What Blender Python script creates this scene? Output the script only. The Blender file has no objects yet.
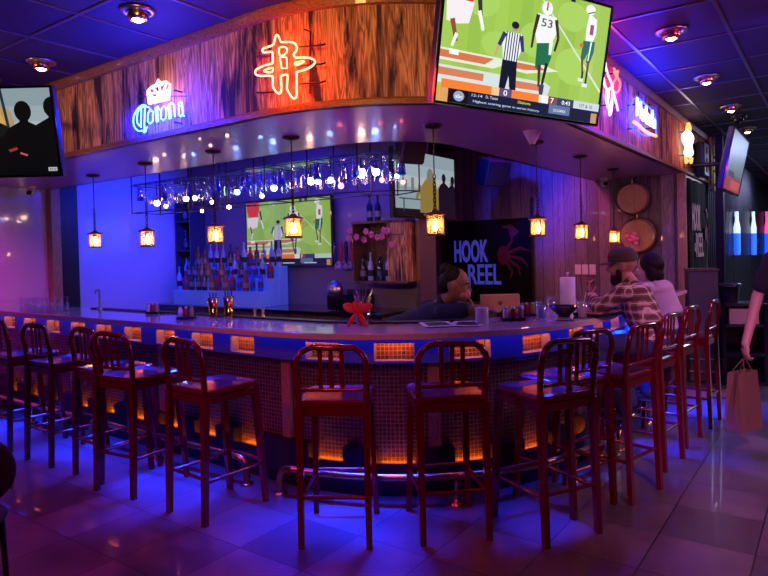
import bpy, math, random
from mathutils import Vector, Matrix
random.seed(7)
PI = math.pi
C = bpy.context.scene.collection
H = 1.57; F = 630.0; PX, PY = 384.0, 262.0
RGT = Vector((.585, -.811, 0)).normalized(); FWD = Vector((.811, .585, 0)).normalized(); UP = Vector((0, 0, 1))

# ------------------------------------------------------------------ camera
cam = bpy.data.cameras.new('camera'); camo = bpy.data.objects.new('camera', cam); C.objects.link(camo)
cam.sensor_width = 36; cam.lens = 36 * F / 768; cam.clip_start = .05
cam.shift_x = (384 - PX) / 768; cam.shift_y = -(288 - PY) / 768
yaw = math.atan2(FWD.y, FWD.x) - PI / 2
camo.matrix_world = Matrix.Translation((0, 0, H)) @ Matrix.Rotation(yaw, 4, 'Z') @ Matrix.Rotation(PI / 2 - math.radians(.91), 4, 'X') @ Matrix.Rotation(-math.radians(1.43), 4, 'Z')
bpy.context.scene.camera = camo
CM = camo.matrix_world.to_3x3()
CP = Vector((0, 0, H))
def ray(px, py): return CM @ Vector(((px - PX) / F, -(py - PY) / F, -1))
def atz(px, py, z): d = ray(px, py); return CP + d * ((z - H) / d.z)
def atU(px, py, U): d = ray(px, py); return CP + d * (U / d.x)
def atV(px, py, V): d = ray(px, py); return CP + d * (V / d.y)
def atD(px, py, D): d = ray(px, py); return CP + d * (D / d.dot(FWD))
def atP(px, py, p, n): d = ray(px, py); return CP + d * ((p - CP).dot(n) / d.dot(n))

# ------------------------------------------------------------------ materials
def srgb(c): return tuple(((v / 12.92) if v <= .04045 else ((v + .055) / 1.055) ** 2.4) for v in c)
def hexc(h): return srgb(tuple(int(h[i:i + 2], 16) / 255 for i in (0, 2, 4)))
MATS = {}
def mat(name, col, rough=.5, metal=0.0, emit=None, es=0.0, var=.12, vscale=(6, 6, 6), bump=0.0, bscale=60, coat=0.0, spec=.5):
    if name in MATS: return MATS[name]
    m = bpy.data.materials.new(name); m.use_nodes = True; nt = m.node_tree; b = nt.nodes['Principled BSDF']
    b.inputs['Roughness'].default_value = rough; b.inputs['Metallic'].default_value = metal
    b.inputs['Coat Weight'].default_value = coat; b.inputs['Specular IOR Level'].default_value = spec
    tc = nt.nodes.new('ShaderNodeTexCoord'); mp = nt.nodes.new('ShaderNodeMapping'); mp.inputs['Scale'].default_value = vscale
    nt.links.new(tc.outputs['Object'], mp.inputs[0])
    nz = nt.nodes.new('ShaderNodeTexNoise'); nz.inputs['Scale'].default_value = 1.5; nz.inputs['Detail'].default_value = 4
    nt.links.new(mp.outputs[0], nz.inputs['Vector'])
    mx = nt.nodes.new('ShaderNodeMix'); mx.data_type = 'RGBA'
    mx.inputs[6].default_value = (*[c * (1 - var) for c in col[:3]], 1); mx.inputs[7].default_value = (*[min(1, c * (1 + var)) for c in col[:3]], 1)
    nt.links.new(nz.outputs['Fac'], mx.inputs[0]); nt.links.new(mx.outputs[2], b.inputs['Base Color'])
    if bump:
        n2 = nt.nodes.new('ShaderNodeTexNoise'); n2.inputs['Scale'].default_value = bscale; nt.links.new(tc.outputs['Object'], n2.inputs['Vector'])
        bp = nt.nodes.new('ShaderNodeBump'); bp.inputs['Strength'].default_value = bump; nt.links.new(n2.outputs['Fac'], bp.inputs['Height']); nt.links.new(bp.outputs[0], b.inputs['Normal'])
    if emit:
        b.inputs['Emission Color'].default_value = (*emit, 1); b.inputs['Emission Strength'].default_value = es
    MATS[name] = m; return m
def glassy(name, col, refl=.18, rough=.03, tint=.9):
    m = bpy.data.materials.new(name); m.use_nodes = True; nt = m.node_tree; nt.nodes.clear()
    o = nt.nodes.new('ShaderNodeOutputMaterial'); t = nt.nodes.new('ShaderNodeBsdfTransparent'); t.inputs[0].default_value = (*[1 - tint * (1 - c) for c in col], 1)
    g = nt.nodes.new('ShaderNodeBsdfGlossy'); g.inputs['Roughness'].default_value = rough; g.inputs[0].default_value = (1, 1, 1, 1)
    f = nt.nodes.new('ShaderNodeLayerWeight'); f.inputs[0].default_value = .35
    ma = nt.nodes.new('ShaderNodeMath'); ma.operation = 'MULTIPLY_ADD'; ma.inputs[1].default_value = .6; ma.inputs[2].default_value = refl * .5
    nt.links.new(f.outputs['Facing'], ma.inputs[0])
    x = nt.nodes.new('ShaderNodeMixShader'); nt.links.new(ma.outputs[0], x.inputs[0]); nt.links.new(t.outputs[0], x.inputs[1]); nt.links.new(g.outputs[0], x.inputs[2]); nt.links.new(x.outputs[0], o.inputs[0])
    return m
def screenmat(name, s):
    m = bpy.data.materials.new(name); m.use_nodes = True; nt = m.node_tree; b = nt.nodes['Principled BSDF']
    b.inputs['Base Color'].default_value = (.01, .01, .01, 1); b.inputs['Roughness'].default_value = .35
    a = nt.nodes.new('ShaderNodeVertexColor'); a.layer_name = 'Col'
    nt.links.new(a.outputs['Color'], b.inputs['Emission Color']); b.inputs['Emission Strength'].default_value = s
    return m
def planks(name, dark, light, black, sc=(9, 9, .8), width=None, rough=.45, dist=2.0, burn=.58, coat=0.2):
    m = bpy.data.materials.new(name); m.use_nodes = True; nt = m.node_tree; b = nt.nodes['Principled BSDF']; b.inputs['Roughness'].default_value = rough; b.inputs['Coat Weight'].default_value = coat
    L = nt.links.new; N = nt.nodes.new
    tc = N('ShaderNodeTexCoord'); mp = N('ShaderNodeMapping'); mp.inputs['Scale'].default_value = sc; L(tc.outputs['Object'], mp.inputs[0])
    n1 = N('ShaderNodeTexNoise'); n1.inputs['Scale'].default_value = 1.6; n1.inputs['Detail'].default_value = 3; n1.inputs['Distortion'].default_value = dist; L(mp.outputs[0], n1.inputs['Vector'])
    # grain rings : fractional bands of the noise
    ml = N('ShaderNodeMath'); ml.operation = 'MULTIPLY'; ml.inputs[1].default_value = 55; L(n1.outputs['Fac'], ml.inputs[0])
    sn = N('ShaderNodeMath'); sn.operation = 'SINE'; L(ml.outputs[0], sn.inputs[0])
    mr = N('ShaderNodeMapRange'); mr.inputs[1].default_value = -1; mr.inputs[2].default_value = 1; L(sn.outputs[0], mr.inputs[0])
    mx = N('ShaderNodeMix'); mx.data_type = 'RGBA'; mx.inputs[6].default_value = (*dark, 1); mx.inputs[7].default_value = (*light, 1); L(mr.outputs[0], mx.inputs[0])
    mp2 = N('ShaderNodeMapping'); mp2.inputs['Scale'].default_value = (sc[0] * .8, sc[1] * .8, sc[2] * 1.5); L(tc.outputs['Object'], mp2.inputs[0])
    n2 = N('ShaderNodeTexNoise'); n2.inputs['Scale'].default_value = 1.5; n2.inputs['Detail'].default_value = 6; n2.inputs['Roughness'].default_value = .65; n2.inputs['Distortion'].default_value = .6; L(mp2.outputs[0], n2.inputs['Vector'])
    cr = N('ShaderNodeValToRGB'); cr.color_ramp.elements[0].position = burn - .06; cr.color_ramp.elements[1].position = burn + .08; L(n2.outputs['Fac'], cr.inputs[0])
    m2 = N('ShaderNodeMix'); m2.data_type = 'RGBA'; m2.inputs[7].default_value = (*black, 1); L(cr.outputs[0], m2.inputs[0]); L(mx.outputs[2], m2.inputs[6])
    out = m2.outputs[2]
    if width:
        sp = N('ShaderNodeSeparateXYZ'); L(tc.outputs['Object'], sp.inputs[0])
        ad = N('ShaderNodeMath'); ad.operation = 'ADD'; L(sp.outputs[0], ad.inputs[0]); L(sp.outputs[1], ad.inputs[1])
        dv = N('ShaderNodeMath'); dv.operation = 'DIVIDE'; dv.inputs[1].default_value = width; L(ad.outputs[0], dv.inputs[0])
        fr = N('ShaderNodeMath'); fr.operation = 'FRACT'; L(dv.outputs[0], fr.inputs[0])
        fl = N('ShaderNodeMath'); fl.operation = 'FLOOR'; L(dv.outputs[0], fl.inputs[0])
        wn = N('ShaderNodeTexWhiteNoise'); wn.noise_dimensions = '1D'; L(fl.outputs[0], wn.inputs['W'])
        hv = N('ShaderNodeHueSaturation'); L(out, hv.inputs['Color'])
        m3 = N('ShaderNodeMapRange'); m3.inputs[3].default_value = .6; m3.inputs[4].default_value = 1.3; L(wn.outputs['Value'], m3.inputs[0]); L(m3.outputs[0], hv.inputs['Value'])
        lt = N('ShaderNodeMath'); lt.operation = 'LESS_THAN'; lt.inputs[1].default_value = .035; L(fr.outputs[0], lt.inputs[0])
        m4 = N('ShaderNodeMix'); m4.data_type = 'RGBA'; m4.inputs[7].default_value = (.01, .008, .008, 1); L(lt.outputs[0], m4.inputs[0]); L(hv.outputs[0], m4.inputs[6]); out = m4.outputs[2]
    L(out, b.inputs['Base Color'])
    bp = N('ShaderNodeBump'); bp.inputs['Strength'].default_value = .12; bp.inputs['Distance'].default_value = .0008; L(mr.outputs[0], bp.inputs['Height']); L(bp.outputs[0], b.inputs['Normal'])
    return m
def gridmat(name, cols, grout, size, off, rough, gw=.006, bumpd=.002, axes='XY', spec=.5, mottled=True, coat=0):
    """tiles of `size` in the given axes ('XY' floor, 'SZ' = horizontal arc length approximated by angle around the bar, z)"""
    m = bpy.data.materials.new(name); m.use_nodes = True; nt = m.node_tree; b = nt.nodes['Principled BSDF']; L = nt.links.new; N = nt.nodes.new
    b.inputs['Roughness'].default_value = rough; b.inputs['Specular IOR Level'].default_value = spec; b.inputs['Coat Weight'].default_value = coat
    if axes == 'XY':
        tc = N('ShaderNodeTexCoord'); sp = N('ShaderNodeSeparateXYZ'); L(tc.outputs['Object'], sp.inputs[0]); a, c = sp.outputs[0], sp.outputs[1]
    else:
        uv = N('ShaderNodeUVMap'); uv.uv_map = 'UVMap'; sp = N('ShaderNodeSeparateXYZ'); L(uv.outputs[0], sp.inputs[0]); a, c = sp.outputs[0], sp.outputs[1]
    def mth(op, x, y=None):
        n = N('ShaderNodeMath'); n.operation = op
        for i, q in enumerate((x, y)):
            if q is None: continue
            if isinstance(q, (int, float)): n.inputs[i].default_value = q
            else: L(q, n.inputs[i])
        return n.outputs[0]
    ca, cb, lines = [], [], []
    for q, o in ((a, off[0]), (c, off[1])):
        t = mth('DIVIDE', mth('SUBTRACT', q, o), size)
        f = mth('FRACT', t); fl = mth('FLOOR', t); ca.append(fl)
        e = mth('MINIMUM', f, mth('SUBTRACT', 1.0, f)); lines.append(mth('LESS_THAN', e, gw / size))
    ln = mth('MAXIMUM', lines[0], lines[1])
    cv = N('ShaderNodeCombineXYZ'); L(ca[0], cv.inputs[0]); L(ca[1], cv.inputs[1])
    wn = N('ShaderNodeTexWhiteNoise'); wn.noise_dimensions = '2D'; L(cv.outputs[0], wn.inputs['Vector'])
    cr = N('ShaderNodeValToRGB'); cr.color_ramp.elements[0].color = (*cols[0], 1); cr.color_ramp.elements[1].color = (*cols[-1], 1)
    for i, cc in enumerate(cols[1:-1]): e = cr.color_ramp.elements.new((i + 1) / (len(cols) - 1)); e.color = (*cc, 1)
    L(wn.outputs['Value'], cr.inputs[0]); base = cr.outputs[0]
    if mottled:
        nz = N('ShaderNodeTexNoise'); nz.inputs['Scale'].default_value = 2.5; nz.inputs['Detail'].default_value = 8; nz.inputs['Roughness'].default_value = .6
        tcc = N('ShaderNodeTexCoord'); L(tcc.outputs['Object'], nz.inputs['Vector'])
        hs = N('ShaderNodeHueSaturation'); L(base, hs.inputs['Color']); mr = N('ShaderNodeMapRange'); mr.inputs[1].default_value = .3; mr.inputs[2].default_value = .7; mr.inputs[3].default_value = .6; mr.inputs[4].default_value = 1.4; L(nz.outputs['Fac'], mr.inputs[0]); L(mr.outputs[0], hs.inputs['Value']); base = hs.outputs[0]
        mr2 = N('ShaderNodeMapRange'); mr2.inputs[3].default_value = rough * .75; mr2.inputs[4].default_value = min(1, rough * 1.3); L(nz.outputs['Fac'], mr2.inputs[0]); L(mr2.outputs[0], b.inputs['Roughness'])
    mx = N('ShaderNodeMix'); mx.data_type = 'RGBA'; mx.inputs[7].default_value = (*grout, 1); L(ln, mx.inputs[0]); L(base, mx.inputs[6]); L(mx.outputs[2], b.inputs['Base Color'])
    bp = N('ShaderNodeBump'); bp.invert = True; bp.inputs['Strength'].default_value = .6; bp.inputs['Distance'].default_value = bumpd; L(ln, bp.inputs['Height']); L(bp.outputs[0], b.inputs['Normal'])
    return m

# ------------------------------------------------------------------ mesh builder
class MB:
    def __init__(s, T=None): s.v = []; s.f = []; s.mi = []; s.col = []; s.uv = []; s.T = T; s.smooth = []
    def add(s, vs, fs, mi=0, col=(1, 1, 1), sm=False, uvs=None):
        n = len(s.v); T = s.T
        s.v += [tuple(T @ Vector(p)) if T else tuple(p) for p in vs]
        for k, f in enumerate(fs):
            s.f.append([i + n for i in f]); s.mi.append(mi); s.col.append(col); s.smooth.append(sm); s.uv.append([uvs[i] for i in f] if uvs else None)
        return s
    def box(s, c, d, rz=0, mi=0, bev=0, R=None):
        x, y, z = d[0] / 2, d[1] / 2, d[2] / 2; M = R if R else Matrix.Rotation(rz, 3, 'Z'); c = Vector(c)
        if bev <= 0:
            P = [(-x, -y, -z), (x, -y, -z), (x, y, -z), (-x, y, -z), (-x, -y, z), (x, -y, z), (x, y, z), (-x, y, z)]
            return s.add([c + M @ Vector(p) for p in P], [(0, 3, 2, 1), (4, 5, 6, 7), (0, 1, 5, 4), (1, 2, 6, 5), (2, 3, 7, 6), (3, 0, 4, 7)], mi)
        b = min(bev, x, y, z) ; P = []; idx = {}
        for sx in (-1, 1):
            for sy in (-1, 1):
                for sz in (-1, 1):
                    for a in range(3):
                        q = [sx * (x - b), sy * (y - b), sz * (z - b)]; q[a] = (sx * x, sy * y, sz * z)[a]; idx[(sx, sy, sz, a)] = len(P); P.append(q)
        fs = []
        for a in range(3):
            o1, o2 = [k for k in range(3) if k != a]
            for sg in (-1, 1):
                q = []
                for t1, t2 in ((-1, -1), (1, -1), (1, 1), (-1, 1)):
                    k = [0, 0, 0]; k[a] = sg; k[o1] = t1; k[o2] = t2; q.append(idx[(*k, a)])
                fs.append(q)
            for t1 in (-1, 1):
                for t2 in (-1, 1):
                    k0 = [0, 0, 0]; k0[a] = -1; k0[o1] = t1; k0[o2] = t2; k1 = list(k0); k1[a] = 1
                    fs.append([idx[(*k0, o1)], idx[(*k1, o1)], idx[(*k1, o2)], idx[(*k0, o2)]])
        for sx in (-1, 1):
            for sy in (-1, 1):
                for sz in (-1, 1): fs.append([idx[(sx, sy, sz, a)] for a in range(3)])
        return s.add([c + M @ Vector(p) for p in P], fs, mi)
    def frame(s, d):
        d = d.normalized(); a = Vector((0, 0, 1)) if abs(d.z) < .9 else Vector((1, 0, 0)); x = d.cross(a).normalized(); return x, x.cross(d).normalized()
    def cyl(s, p0, p1, r0, r1=None, n=12, mi=0, cap=True):
        r1 = r0 if r1 is None else r1; p0, p1 = Vector(p0), Vector(p1); x, y = s.frame(p1 - p0); vs = []
        for p, r in ((p0, r0), (p1, r1)): vs += [p + (x * math.cos(2 * PI * k / n) + y * math.sin(2 * PI * k / n)) * r for k in range(n)]
        s.add(vs, [(k, (k + 1) % n, n + (k + 1) % n, n + k) for k in range(n)], mi, sm=True)
        if cap: s.add(vs, [tuple(range(n))[::-1], tuple(range(n, 2 * n))], mi)
        return s
    def tube(s, pts, r, n=8, mi=0, closed=False, flat=None):
        pts = [Vector(p) for p in pts]; m = len(pts); vs = []; px = None; rr = r if isinstance(r, (list, tuple)) else [r] * m
        for i, p in enumerate(pts):
            a = pts[(i - 1) % m] if (closed or i > 0) else p; b = pts[(i + 1) % m] if (closed or i < m - 1) else p
            d = (b - a); d = d.normalized() if d.length > 1e-9 else Vector((0, 0, 1))
            if px is None: x, y = s.frame(d)
            else:
                x = px - d * px.dot(d); x = x.normalized() if x.length > 1e-6 else s.frame(d)[0]; y = d.cross(x) * -1
                y = x.cross(d).normalized()
            px = x
            vs += [p + (x * math.cos(2 * PI * k / n) + y * math.sin(2 * PI * k / n)) * rr[i] for k in range(n)]
        fs = []
        for i in range(m if closed else m - 1):
            j = (i + 1) % m
            for k in range(n): fs.append((i * n + k, i * n + (k + 1) % n, j * n + (k + 1) % n, j * n + k))
        s.add(vs, fs, mi, sm=True)
        if not closed: s.add(vs, [tuple(range(n))[::-1], tuple(range((m - 1) * n, m * n))], mi)
        return s
    def lathe(s, prof, c=(0, 0, 0), n=14, mi=0, axis=None):
        c = Vector(c); vs = []; X, Y, Z = Vector((1, 0, 0)), Vector((0, 1, 0)), Vector((0, 0, 1))
        if axis is not None: Z = Vector(axis).normalized(); X, Y = s.frame(Z)
        for r, z in prof: vs += [c + X * r * math.cos(2 * PI * k / n) + Y * r * math.sin(2 * PI * k / n) + Z * z for k in range(n)]
        m = len(prof); fs = [(i * n + k, i * n + (k + 1) % n, (i + 1) * n + (k + 1) % n, (i + 1) * n + k) for i in range(m - 1) for k in range(n)]
        s.add(vs, fs, mi, sm=True)
        caps = []
        if prof[0][0] > 1e-5: caps.append(tuple(range(n))[::-1])
        if prof[-1][0] > 1e-5: caps.append(tuple(range((m - 1) * n, m * n)))
        if caps: s.add(vs, caps, mi)
        return s
    def ell(s, c, r, R=None, n=14, m=9, mi=0):
        c = Vector(c); vs = []; r = (r, r, r) if isinstance(r, (int, float)) else r
        for i in range(m + 1):
            t = PI * i / m
            for k in range(n):
                p = Vector((r[0] * math.sin(t) * math.cos(2 * PI * k / n), r[1] * math.sin(t) * math.sin(2 * PI * k / n), r[2] * math.cos(t)))
                vs.append(c + (R @ p if R else p))
        fs = [(i * n + k, (i + 1) * n + k, (i + 1) * n + (k + 1) % n, i * n + (k + 1) % n) for i in range(m) for k in range(n)]
        return s.add(vs, fs, mi, sm=True)
    def limb(s, p0, p1, r0, r1, n=10, mi=0):
        p0, p1 = Vector(p0), Vector(p1); d = (p1 - p0); L = d.length; d = d / L if L > 1e-6 else UP
        pr = [(0.001, -r0), (r0 * .5, -r0 * .87), (r0 * .87, -r0 * .5), (r0, 0), (r1, L), (r1 * .87, L + r1 * .5), (r1 * .5, L + r1 * .87), (.001, L + r1)]
        return s.lathe(pr, p0, n, mi, d)
    def poly(s, pts, z=0, mi=0, col=(1, 1, 1), th=0):
        """flat polygon in local xy; th>0 extrudes upward from z"""
        n = len(pts)
        if sum(pts[i][0] * pts[(i + 1) % n][1] - pts[(i + 1) % n][0] * pts[i][1] for i in range(n)) < 0: pts = pts[::-1]
        if not th: return s.add([(x, y, z) for x, y in pts], [tuple(range(n))], mi, col)
        vs = [(x, y, z) for x, y in pts] + [(x, y, z + th) for x, y in pts]
        return s.add(vs, [tuple(range(n))[::-1], tuple(range(n, 2 * n))] + [(k, (k + 1) % n, n + (k + 1) % n, n + k) for k in range(n)], mi, col)
    def text(s, txt, x, y, w, h, z=0, mi=0, col=(1, 1, 1), th=0, bold=0.0, slant=0.0):
        cu = bpy.data.curves.new('t', 'FONT'); cu.body = txt; cu.offset = bold; cu.resolution_u = 3; cu.fill_mode = 'FRONT'
        o = bpy.data.objects.new('t', cu); C.objects.link(o); bpy.context.view_layer.update()
        me = bpy.data.meshes.new_from_object(o.evaluated_get(bpy.context.evaluated_depsgraph_get()))
        P = [v.co.copy() for v in me.vertices]; fs = [tuple(p.vertices) for p in me.polygons]; bpy.data.objects.remove(o); bpy.data.curves.remove(cu)
        if not P: return s
        x0, x1 = min(p.x for p in P), max(p.x for p in P); y0, y1 = min(p.y for p in P), max(p.y for p in P)
        q = [(x + (p.x - x0) / (x1 - x0) * w + slant * (p.y - y0) / (y1 - y0) * h, y + (p.y - y0) / (y1 - y0) * h) for p in P]
        if th:
            n = len(q); s.add([(a, b, z + th) for a, b in q], fs, mi, col)
            ed = {}
            for f in fs:
                for i in range(len(f)):
                    a, b = f[i], f[(i + 1) % len(f)]; ed[(a, b)] = ed.get((a, b), 0) + 1
            side = [(a, b) for (a, b) in ed if (b, a) not in ed]
            s.add([(a, b, z) for a, b in q] + [(a, b, z + th) for a, b in q], [(a, b, b + n, a + n) for a, b in side], mi, col)
        else: s.add([(a, b, z) for a, b in q], fs, mi, col)
        bpy.data.meshes.remove(me); return s
    def build(s, name, mats, parent=None, world=True, use_col=False, mods=None):
        me = bpy.data.meshes.new(name); vs = s.v
        if parent is not None and world:
            inv = parent_chain(parent).inverted(); vs = [tuple(inv @ Vector(p)) for p in vs]
        me.from_pydata(vs, [], s.f)
        mats = mats if isinstance(mats, (list, tuple)) else [mats]
        for m in mats: me.materials.append(m)
        me.polygons.foreach_set('material_index', s.mi); me.polygons.foreach_set('use_smooth', s.smooth)
        if use_col:
            ca = me.color_attributes.new('Col', 'FLOAT_COLOR', 'CORNER'); k = 0
            for f, c in zip(s.f, s.col):
                for _ in f: ca.data[k].color = (*c, 1); k += 1
        if any(u for u in s.uv):
            uvl = me.uv_layers.new(name='UVMap'); k = 0
            for f, u in zip(s.f, s.uv):
                for j in range(len(f)): uvl.data[k].uv = u[j] if u else (0, 0); k += 1
        me.update(); o = bpy.data.objects.new(name, me); C.objects.link(o)
        if parent is not None: o.parent = parent
        return o
def parent_chain(o):
    M = o.matrix_basis.copy()
    while o.parent: o = o.parent; M = o.matrix_basis @ M
    return M
def tag(o, label=None, cat=None, group=None, kind=None):
    if label: o['label'] = label
    if cat: o['category'] = cat
    if group: o['group'] = group
    if kind: o['kind'] = kind
    return o
def thing(name, loc, label, cat, rz=0, group=None):
    o = bpy.data.objects.new(name, None); C.objects.link(o); o.empty_display_size = .05
    o.location = loc; o.rotation_euler = (0, 0, rz); return tag(o, label, cat, group)
def dup(o, loc=None, rz=None, label=None, group=None, parent=None):
    c = o.copy(); C.objects.link(c)
    if parent: c.parent = parent
    for ch in list(o.children): dup(ch, parent=c)
    if loc is not None: c.location = loc
    if rz is not None: c.rotation_euler = (0, 0, rz)
    if label: c['label'] = label
    if group: c['group'] = group
    return c
def struct(mb, name, m): o = mb.build(name, m); o['kind'] = 'structure'; return o
def light(kind, loc, col, power, size=.1, aim=None, spot=None, sx=None, sy=None, blend=.5, spread=None):
    l = bpy.data.lights.new('light', kind); o = bpy.data.objects.new('light', l); C.objects.link(o); o.location = loc; l.color = col; l.energy = power
    if kind == 'AREA':
        l.size = size
        if sx: l.shape = 'RECTANGLE'; l.size = sx; l.size_y = sy
        if spread: l.spread = math.radians(spread)
    else: l.shadow_soft_size = size
    if kind == 'SPOT': l.spot_size = math.radians(spot or 60); l.spot_blend = blend
    if aim is not None: o.rotation_euler = (Vector(aim) - Vector(loc)).to_track_quat('-Z', 'Y').to_euler()
    return o

# rounded L outlines: left run along +V, quarter arc, right run along +U
class Outline:
    def __init__(s, U0, V0, R, Ref=0): s.c = Vector((U0 + R, V0 + R, 0)); s.R = R; s.Ref = R - Ref
    def pt(s, t, o=0):
        """t = arc length on the reference offset, 0 at arc middle; o = inward offset"""
        h = s.Ref * PI / 4; r = s.R - o
        if t < -h: return Vector((s.c.x - r, s.c.y + (-h - t), 0)), Vector((-1, 0, 0))
        if t > h: return Vector((s.c.x + (t - h), s.c.y - r, 0)), Vector((0, -1, 0))
        a = 1.25 * PI + t / s.Ref; n = Vector((math.cos(a), math.sin(a), 0)); return s.c + n * r, n
    def steps(s, t0, t1, d=.06):
        h = s.Ref * PI / 4; T = {t0, t1}
        for q in (-h, h):
            if t0 < q < t1: T.add(q)
        a, b = max(t0, -h), min(t1, h)
        if b > a:
            n = max(1, int((b - a) / d))
            for i in range(n + 1): T.add(a + (b - a) * i / n)
        T = sorted(T); out = [T[0]]
        for t in T[1:]:
            if t - out[-1] > 1e-4: out.append(t)
        return out
    def sweep(s, mb, t0, t1, prof, mi=0, d=.06):
        """prof: closed list of (offset, z)"""
        T = s.steps(t0, t1, d); n = len(prof); vs = []; uv = []
        for t in T:
            for o, z in prof: p, _ = s.pt(t, o); vs.append((p.x, p.y, z)); uv.append((t, z))
        fs = []
        for i in range(len(T) - 1):
            for k in range(n): fs.append((i * n + k, i * n + (k + 1) % n, (i + 1) * n + (k + 1) % n, (i + 1) * n + k))
        fs.append(tuple(range(n))); fs.append(tuple(range((len(T) - 1) * n, len(T) * n))[::-1])
        mb.add(vs, fs, mi, uvs=uv)
    def bx(s, mb, t0, t1, o0, o1, z0, z1, mi=0, d=.06): s.sweep(mb, t0, t1, [(o0, z0), (o0, z1), (o1, z1), (o1, z0)], mi, d)
    def hit(s, px, o=0):
        d = ray(px, 262); R = s.R - o; cx, cy = s.c.x, s.c.y; hh = s.Ref * PI / 4
        k = (cx - R) / d.x; V = k * d.y
        if V >= cy: return -(V - cy) - hh
        k = (cy - R) / d.y; U = k * d.x
        if k > 0 and U >= cx: return (U - cx) + hh
        a = d.x ** 2 + d.y ** 2; b = -2 * (d.x * cx + d.y * cy); c = cx * cx + cy * cy - R * R
        k = (-b - math.sqrt(max(0, b * b - 4 * a * c))) / (2 * a)
        return s.Ref * ((math.atan2(k * d.y - cy, k * d.x - cx) % (2 * PI)) - 1.25 * PI)
BAR = Outline(2.89, 1.36, 1.75, .24)
FAS = Outline(2.90, 1.57, 1.50, 0)
INN = Outline(4.06, 2.70, .75, 0)
CEIL = 3.15; SOF = 2.47

# ------------------------------------------------------------------ material palette
M = {}
M['floor'] = gridmat('floor_tile', [(.060, .044, .044), (.10, .073, .070), (.135, .10, .095), (.075, .055, .055)], (.010, .008, .008), .455, (.435, .354), .33, gw=.0035, coat=.15)
M['ceil'] = mat('ceiling_tile', (.026, .026, .036), .7, bump=.3, bscale=200)
M['tbar'] = mat('ceiling_grid_metal', (.14, .14, .18), .3, .6)
M['fascia'] = planks('burnt_plywood', (.34, .14, .06), (.85, .46, .20), (.05, .035, .05), sc=(8, 8, .55), burn=.535, coat=0, dist=1.2, rough=.8)
M['fascia'].node_tree.nodes['Principled BSDF'].inputs['Specular IOR Level'].default_value = .08
M['trimw'] = planks('stained_trim_wood', (.20, .075, .025), (.38, .16, .055), (.05, .02, .01), sc=(3, 3, 12), burn=.7)
M['soffit'] = mat('soffit_paint', (.30, .13, .40), .34, coat=.15, var=.05)
M['greywood'] = planks('weathered_planks', (.15, .125, .13), (.25, .21, .215), (.05, .042, .05), sc=(11, 11, .5), width=.16, burn=.62, rough=.5)
M['darkwood'] = planks('dark_wood', (.10, .05, .03), (.20, .10, .05), (.02, .01, .01), sc=(9, 9, .8))
M['gloss'] = mat('gloss_wall_tile', (.62, .6, .66), .12, coat=.6, var=.04)
M['plum'] = mat('plum_wall_paint', (.22, .17, .32), .3, coat=.2, var=.08)
M['black'] = mat('black_paint', (.012, .012, .014), .45)
M['blackg'] = mat('black_gloss', (.01, .01, .012), .15, coat=.4)
M['blk_plastic'] = mat('black_plastic', (.015, .015, .017), .35)
M['counter'] = mat('countertop_stone', (.62, .56, .58), .14, var=.08, vscale=(14, 14, 14), coat=.5)
M['counter_edge'] = mat('countertop_edge', (.90, .60, .42), .35)
M['board'] = mat('painted_board', (.10, .12, .30), .5, var=.15)
M['base'] = mat('base_board_black', (.012, .010, .010), .5)
M['mosaic'] = gridmat('mosaic_tile', [(.035, .03, .03), (.07, .05, .04), (.05, .04, .045), (.10, .065, .05)], (.22, .14, .08), .028, (0, 0), .25, gw=.0022, bumpd=.001, axes='SZ', mottled=False)
M['pilaster'] = planks('pine_board', (.34, .20, .09), (.50, .31, .15), (.2, .1, .05), sc=(9, 9, .8), burn=.7)
M['brass'] = mat('brass', (.62, .38, .16), .25, 1)
M['brassw'] = mat('brass_sheet_wall', (.42, .24, .11), .38, .7, vscale=(3, 3, .6), var=.4)
M['bronze'] = mat('dark_bronze', (.05, .03, .02), .35, .8)
M['lantern'] = mat('lantern_bronze', (.30, .15, .06), .35, .8)
M['steel'] = mat('brushed_steel', (.55, .52, .50), .28, 1, vscale=(2, 2, 60))
M['red'] = mat('red_metal', (.15, .003, .007), .2, .35, coat=.5, var=.1)
M['glass'] = glassy('clear_glass', (.93, .95, 1), refl=.06, rough=.12)
M['glassb'] = glassy('blue_glass', (.2, .45, 1), refl=.15, rough=.15)
def seeded():
    m = bpy.data.materials.new('seeded_glass'); m.use_nodes = True; nt = m.node_tree; nt.nodes.clear(); N = nt.nodes.new; L = nt.links.new
    o = N('ShaderNodeOutputMaterial'); a = N('ShaderNodeBsdfTransparent'); a.inputs[0].default_value = (1, .9, .75, 1); b = N('ShaderNodeBsdfTranslucent'); b.inputs[0].default_value = (1, .75, .45, 1); x = N('ShaderNodeMixShader'); n = N('ShaderNodeTexNoise'); n.inputs['Scale'].default_value = 60
    r = N('ShaderNodeMapRange'); r.inputs[3].default_value = .10; r.inputs[4].default_value = .26; L(n.outputs['Fac'], r.inputs[0]); L(r.outputs[0], x.inputs[0]); L(a.outputs[0], x.inputs[1]); L(b.outputs[0], x.inputs[2]); L(x.outputs[0], o.inputs[0]); return m
M['seeded'] = seeded()
M['led_o'] = mat('amber_led', (1, .4, .1), .5, emit=(1, .14, .006), es=20); M['led_o2'] = mat('amber_led_top', (1, .4, .1), .5, emit=(1, .15, .008), es=60)
M['led_b'] = mat('blue_led', (.1, .2, 1), .5, emit=(.005, .035, 1), es=5)
M['bulb'] = mat('warm_bulb', (1, .6, .3), .5, emit=(1, .50, .13), es=45)
M['spotw'] = mat('warm_spot_bulb', (1, .7, .5), .5, emit=(1, .50, .22), es=35)
M['white'] = mat('white_plastic', (.75, .73, .72), .4)
M['paper'] = mat('white_paper', (.8, .78, .75), .8, bump=.1)
M['card'] = mat('tan_card', (.42, .27, .16), .7)
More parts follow.
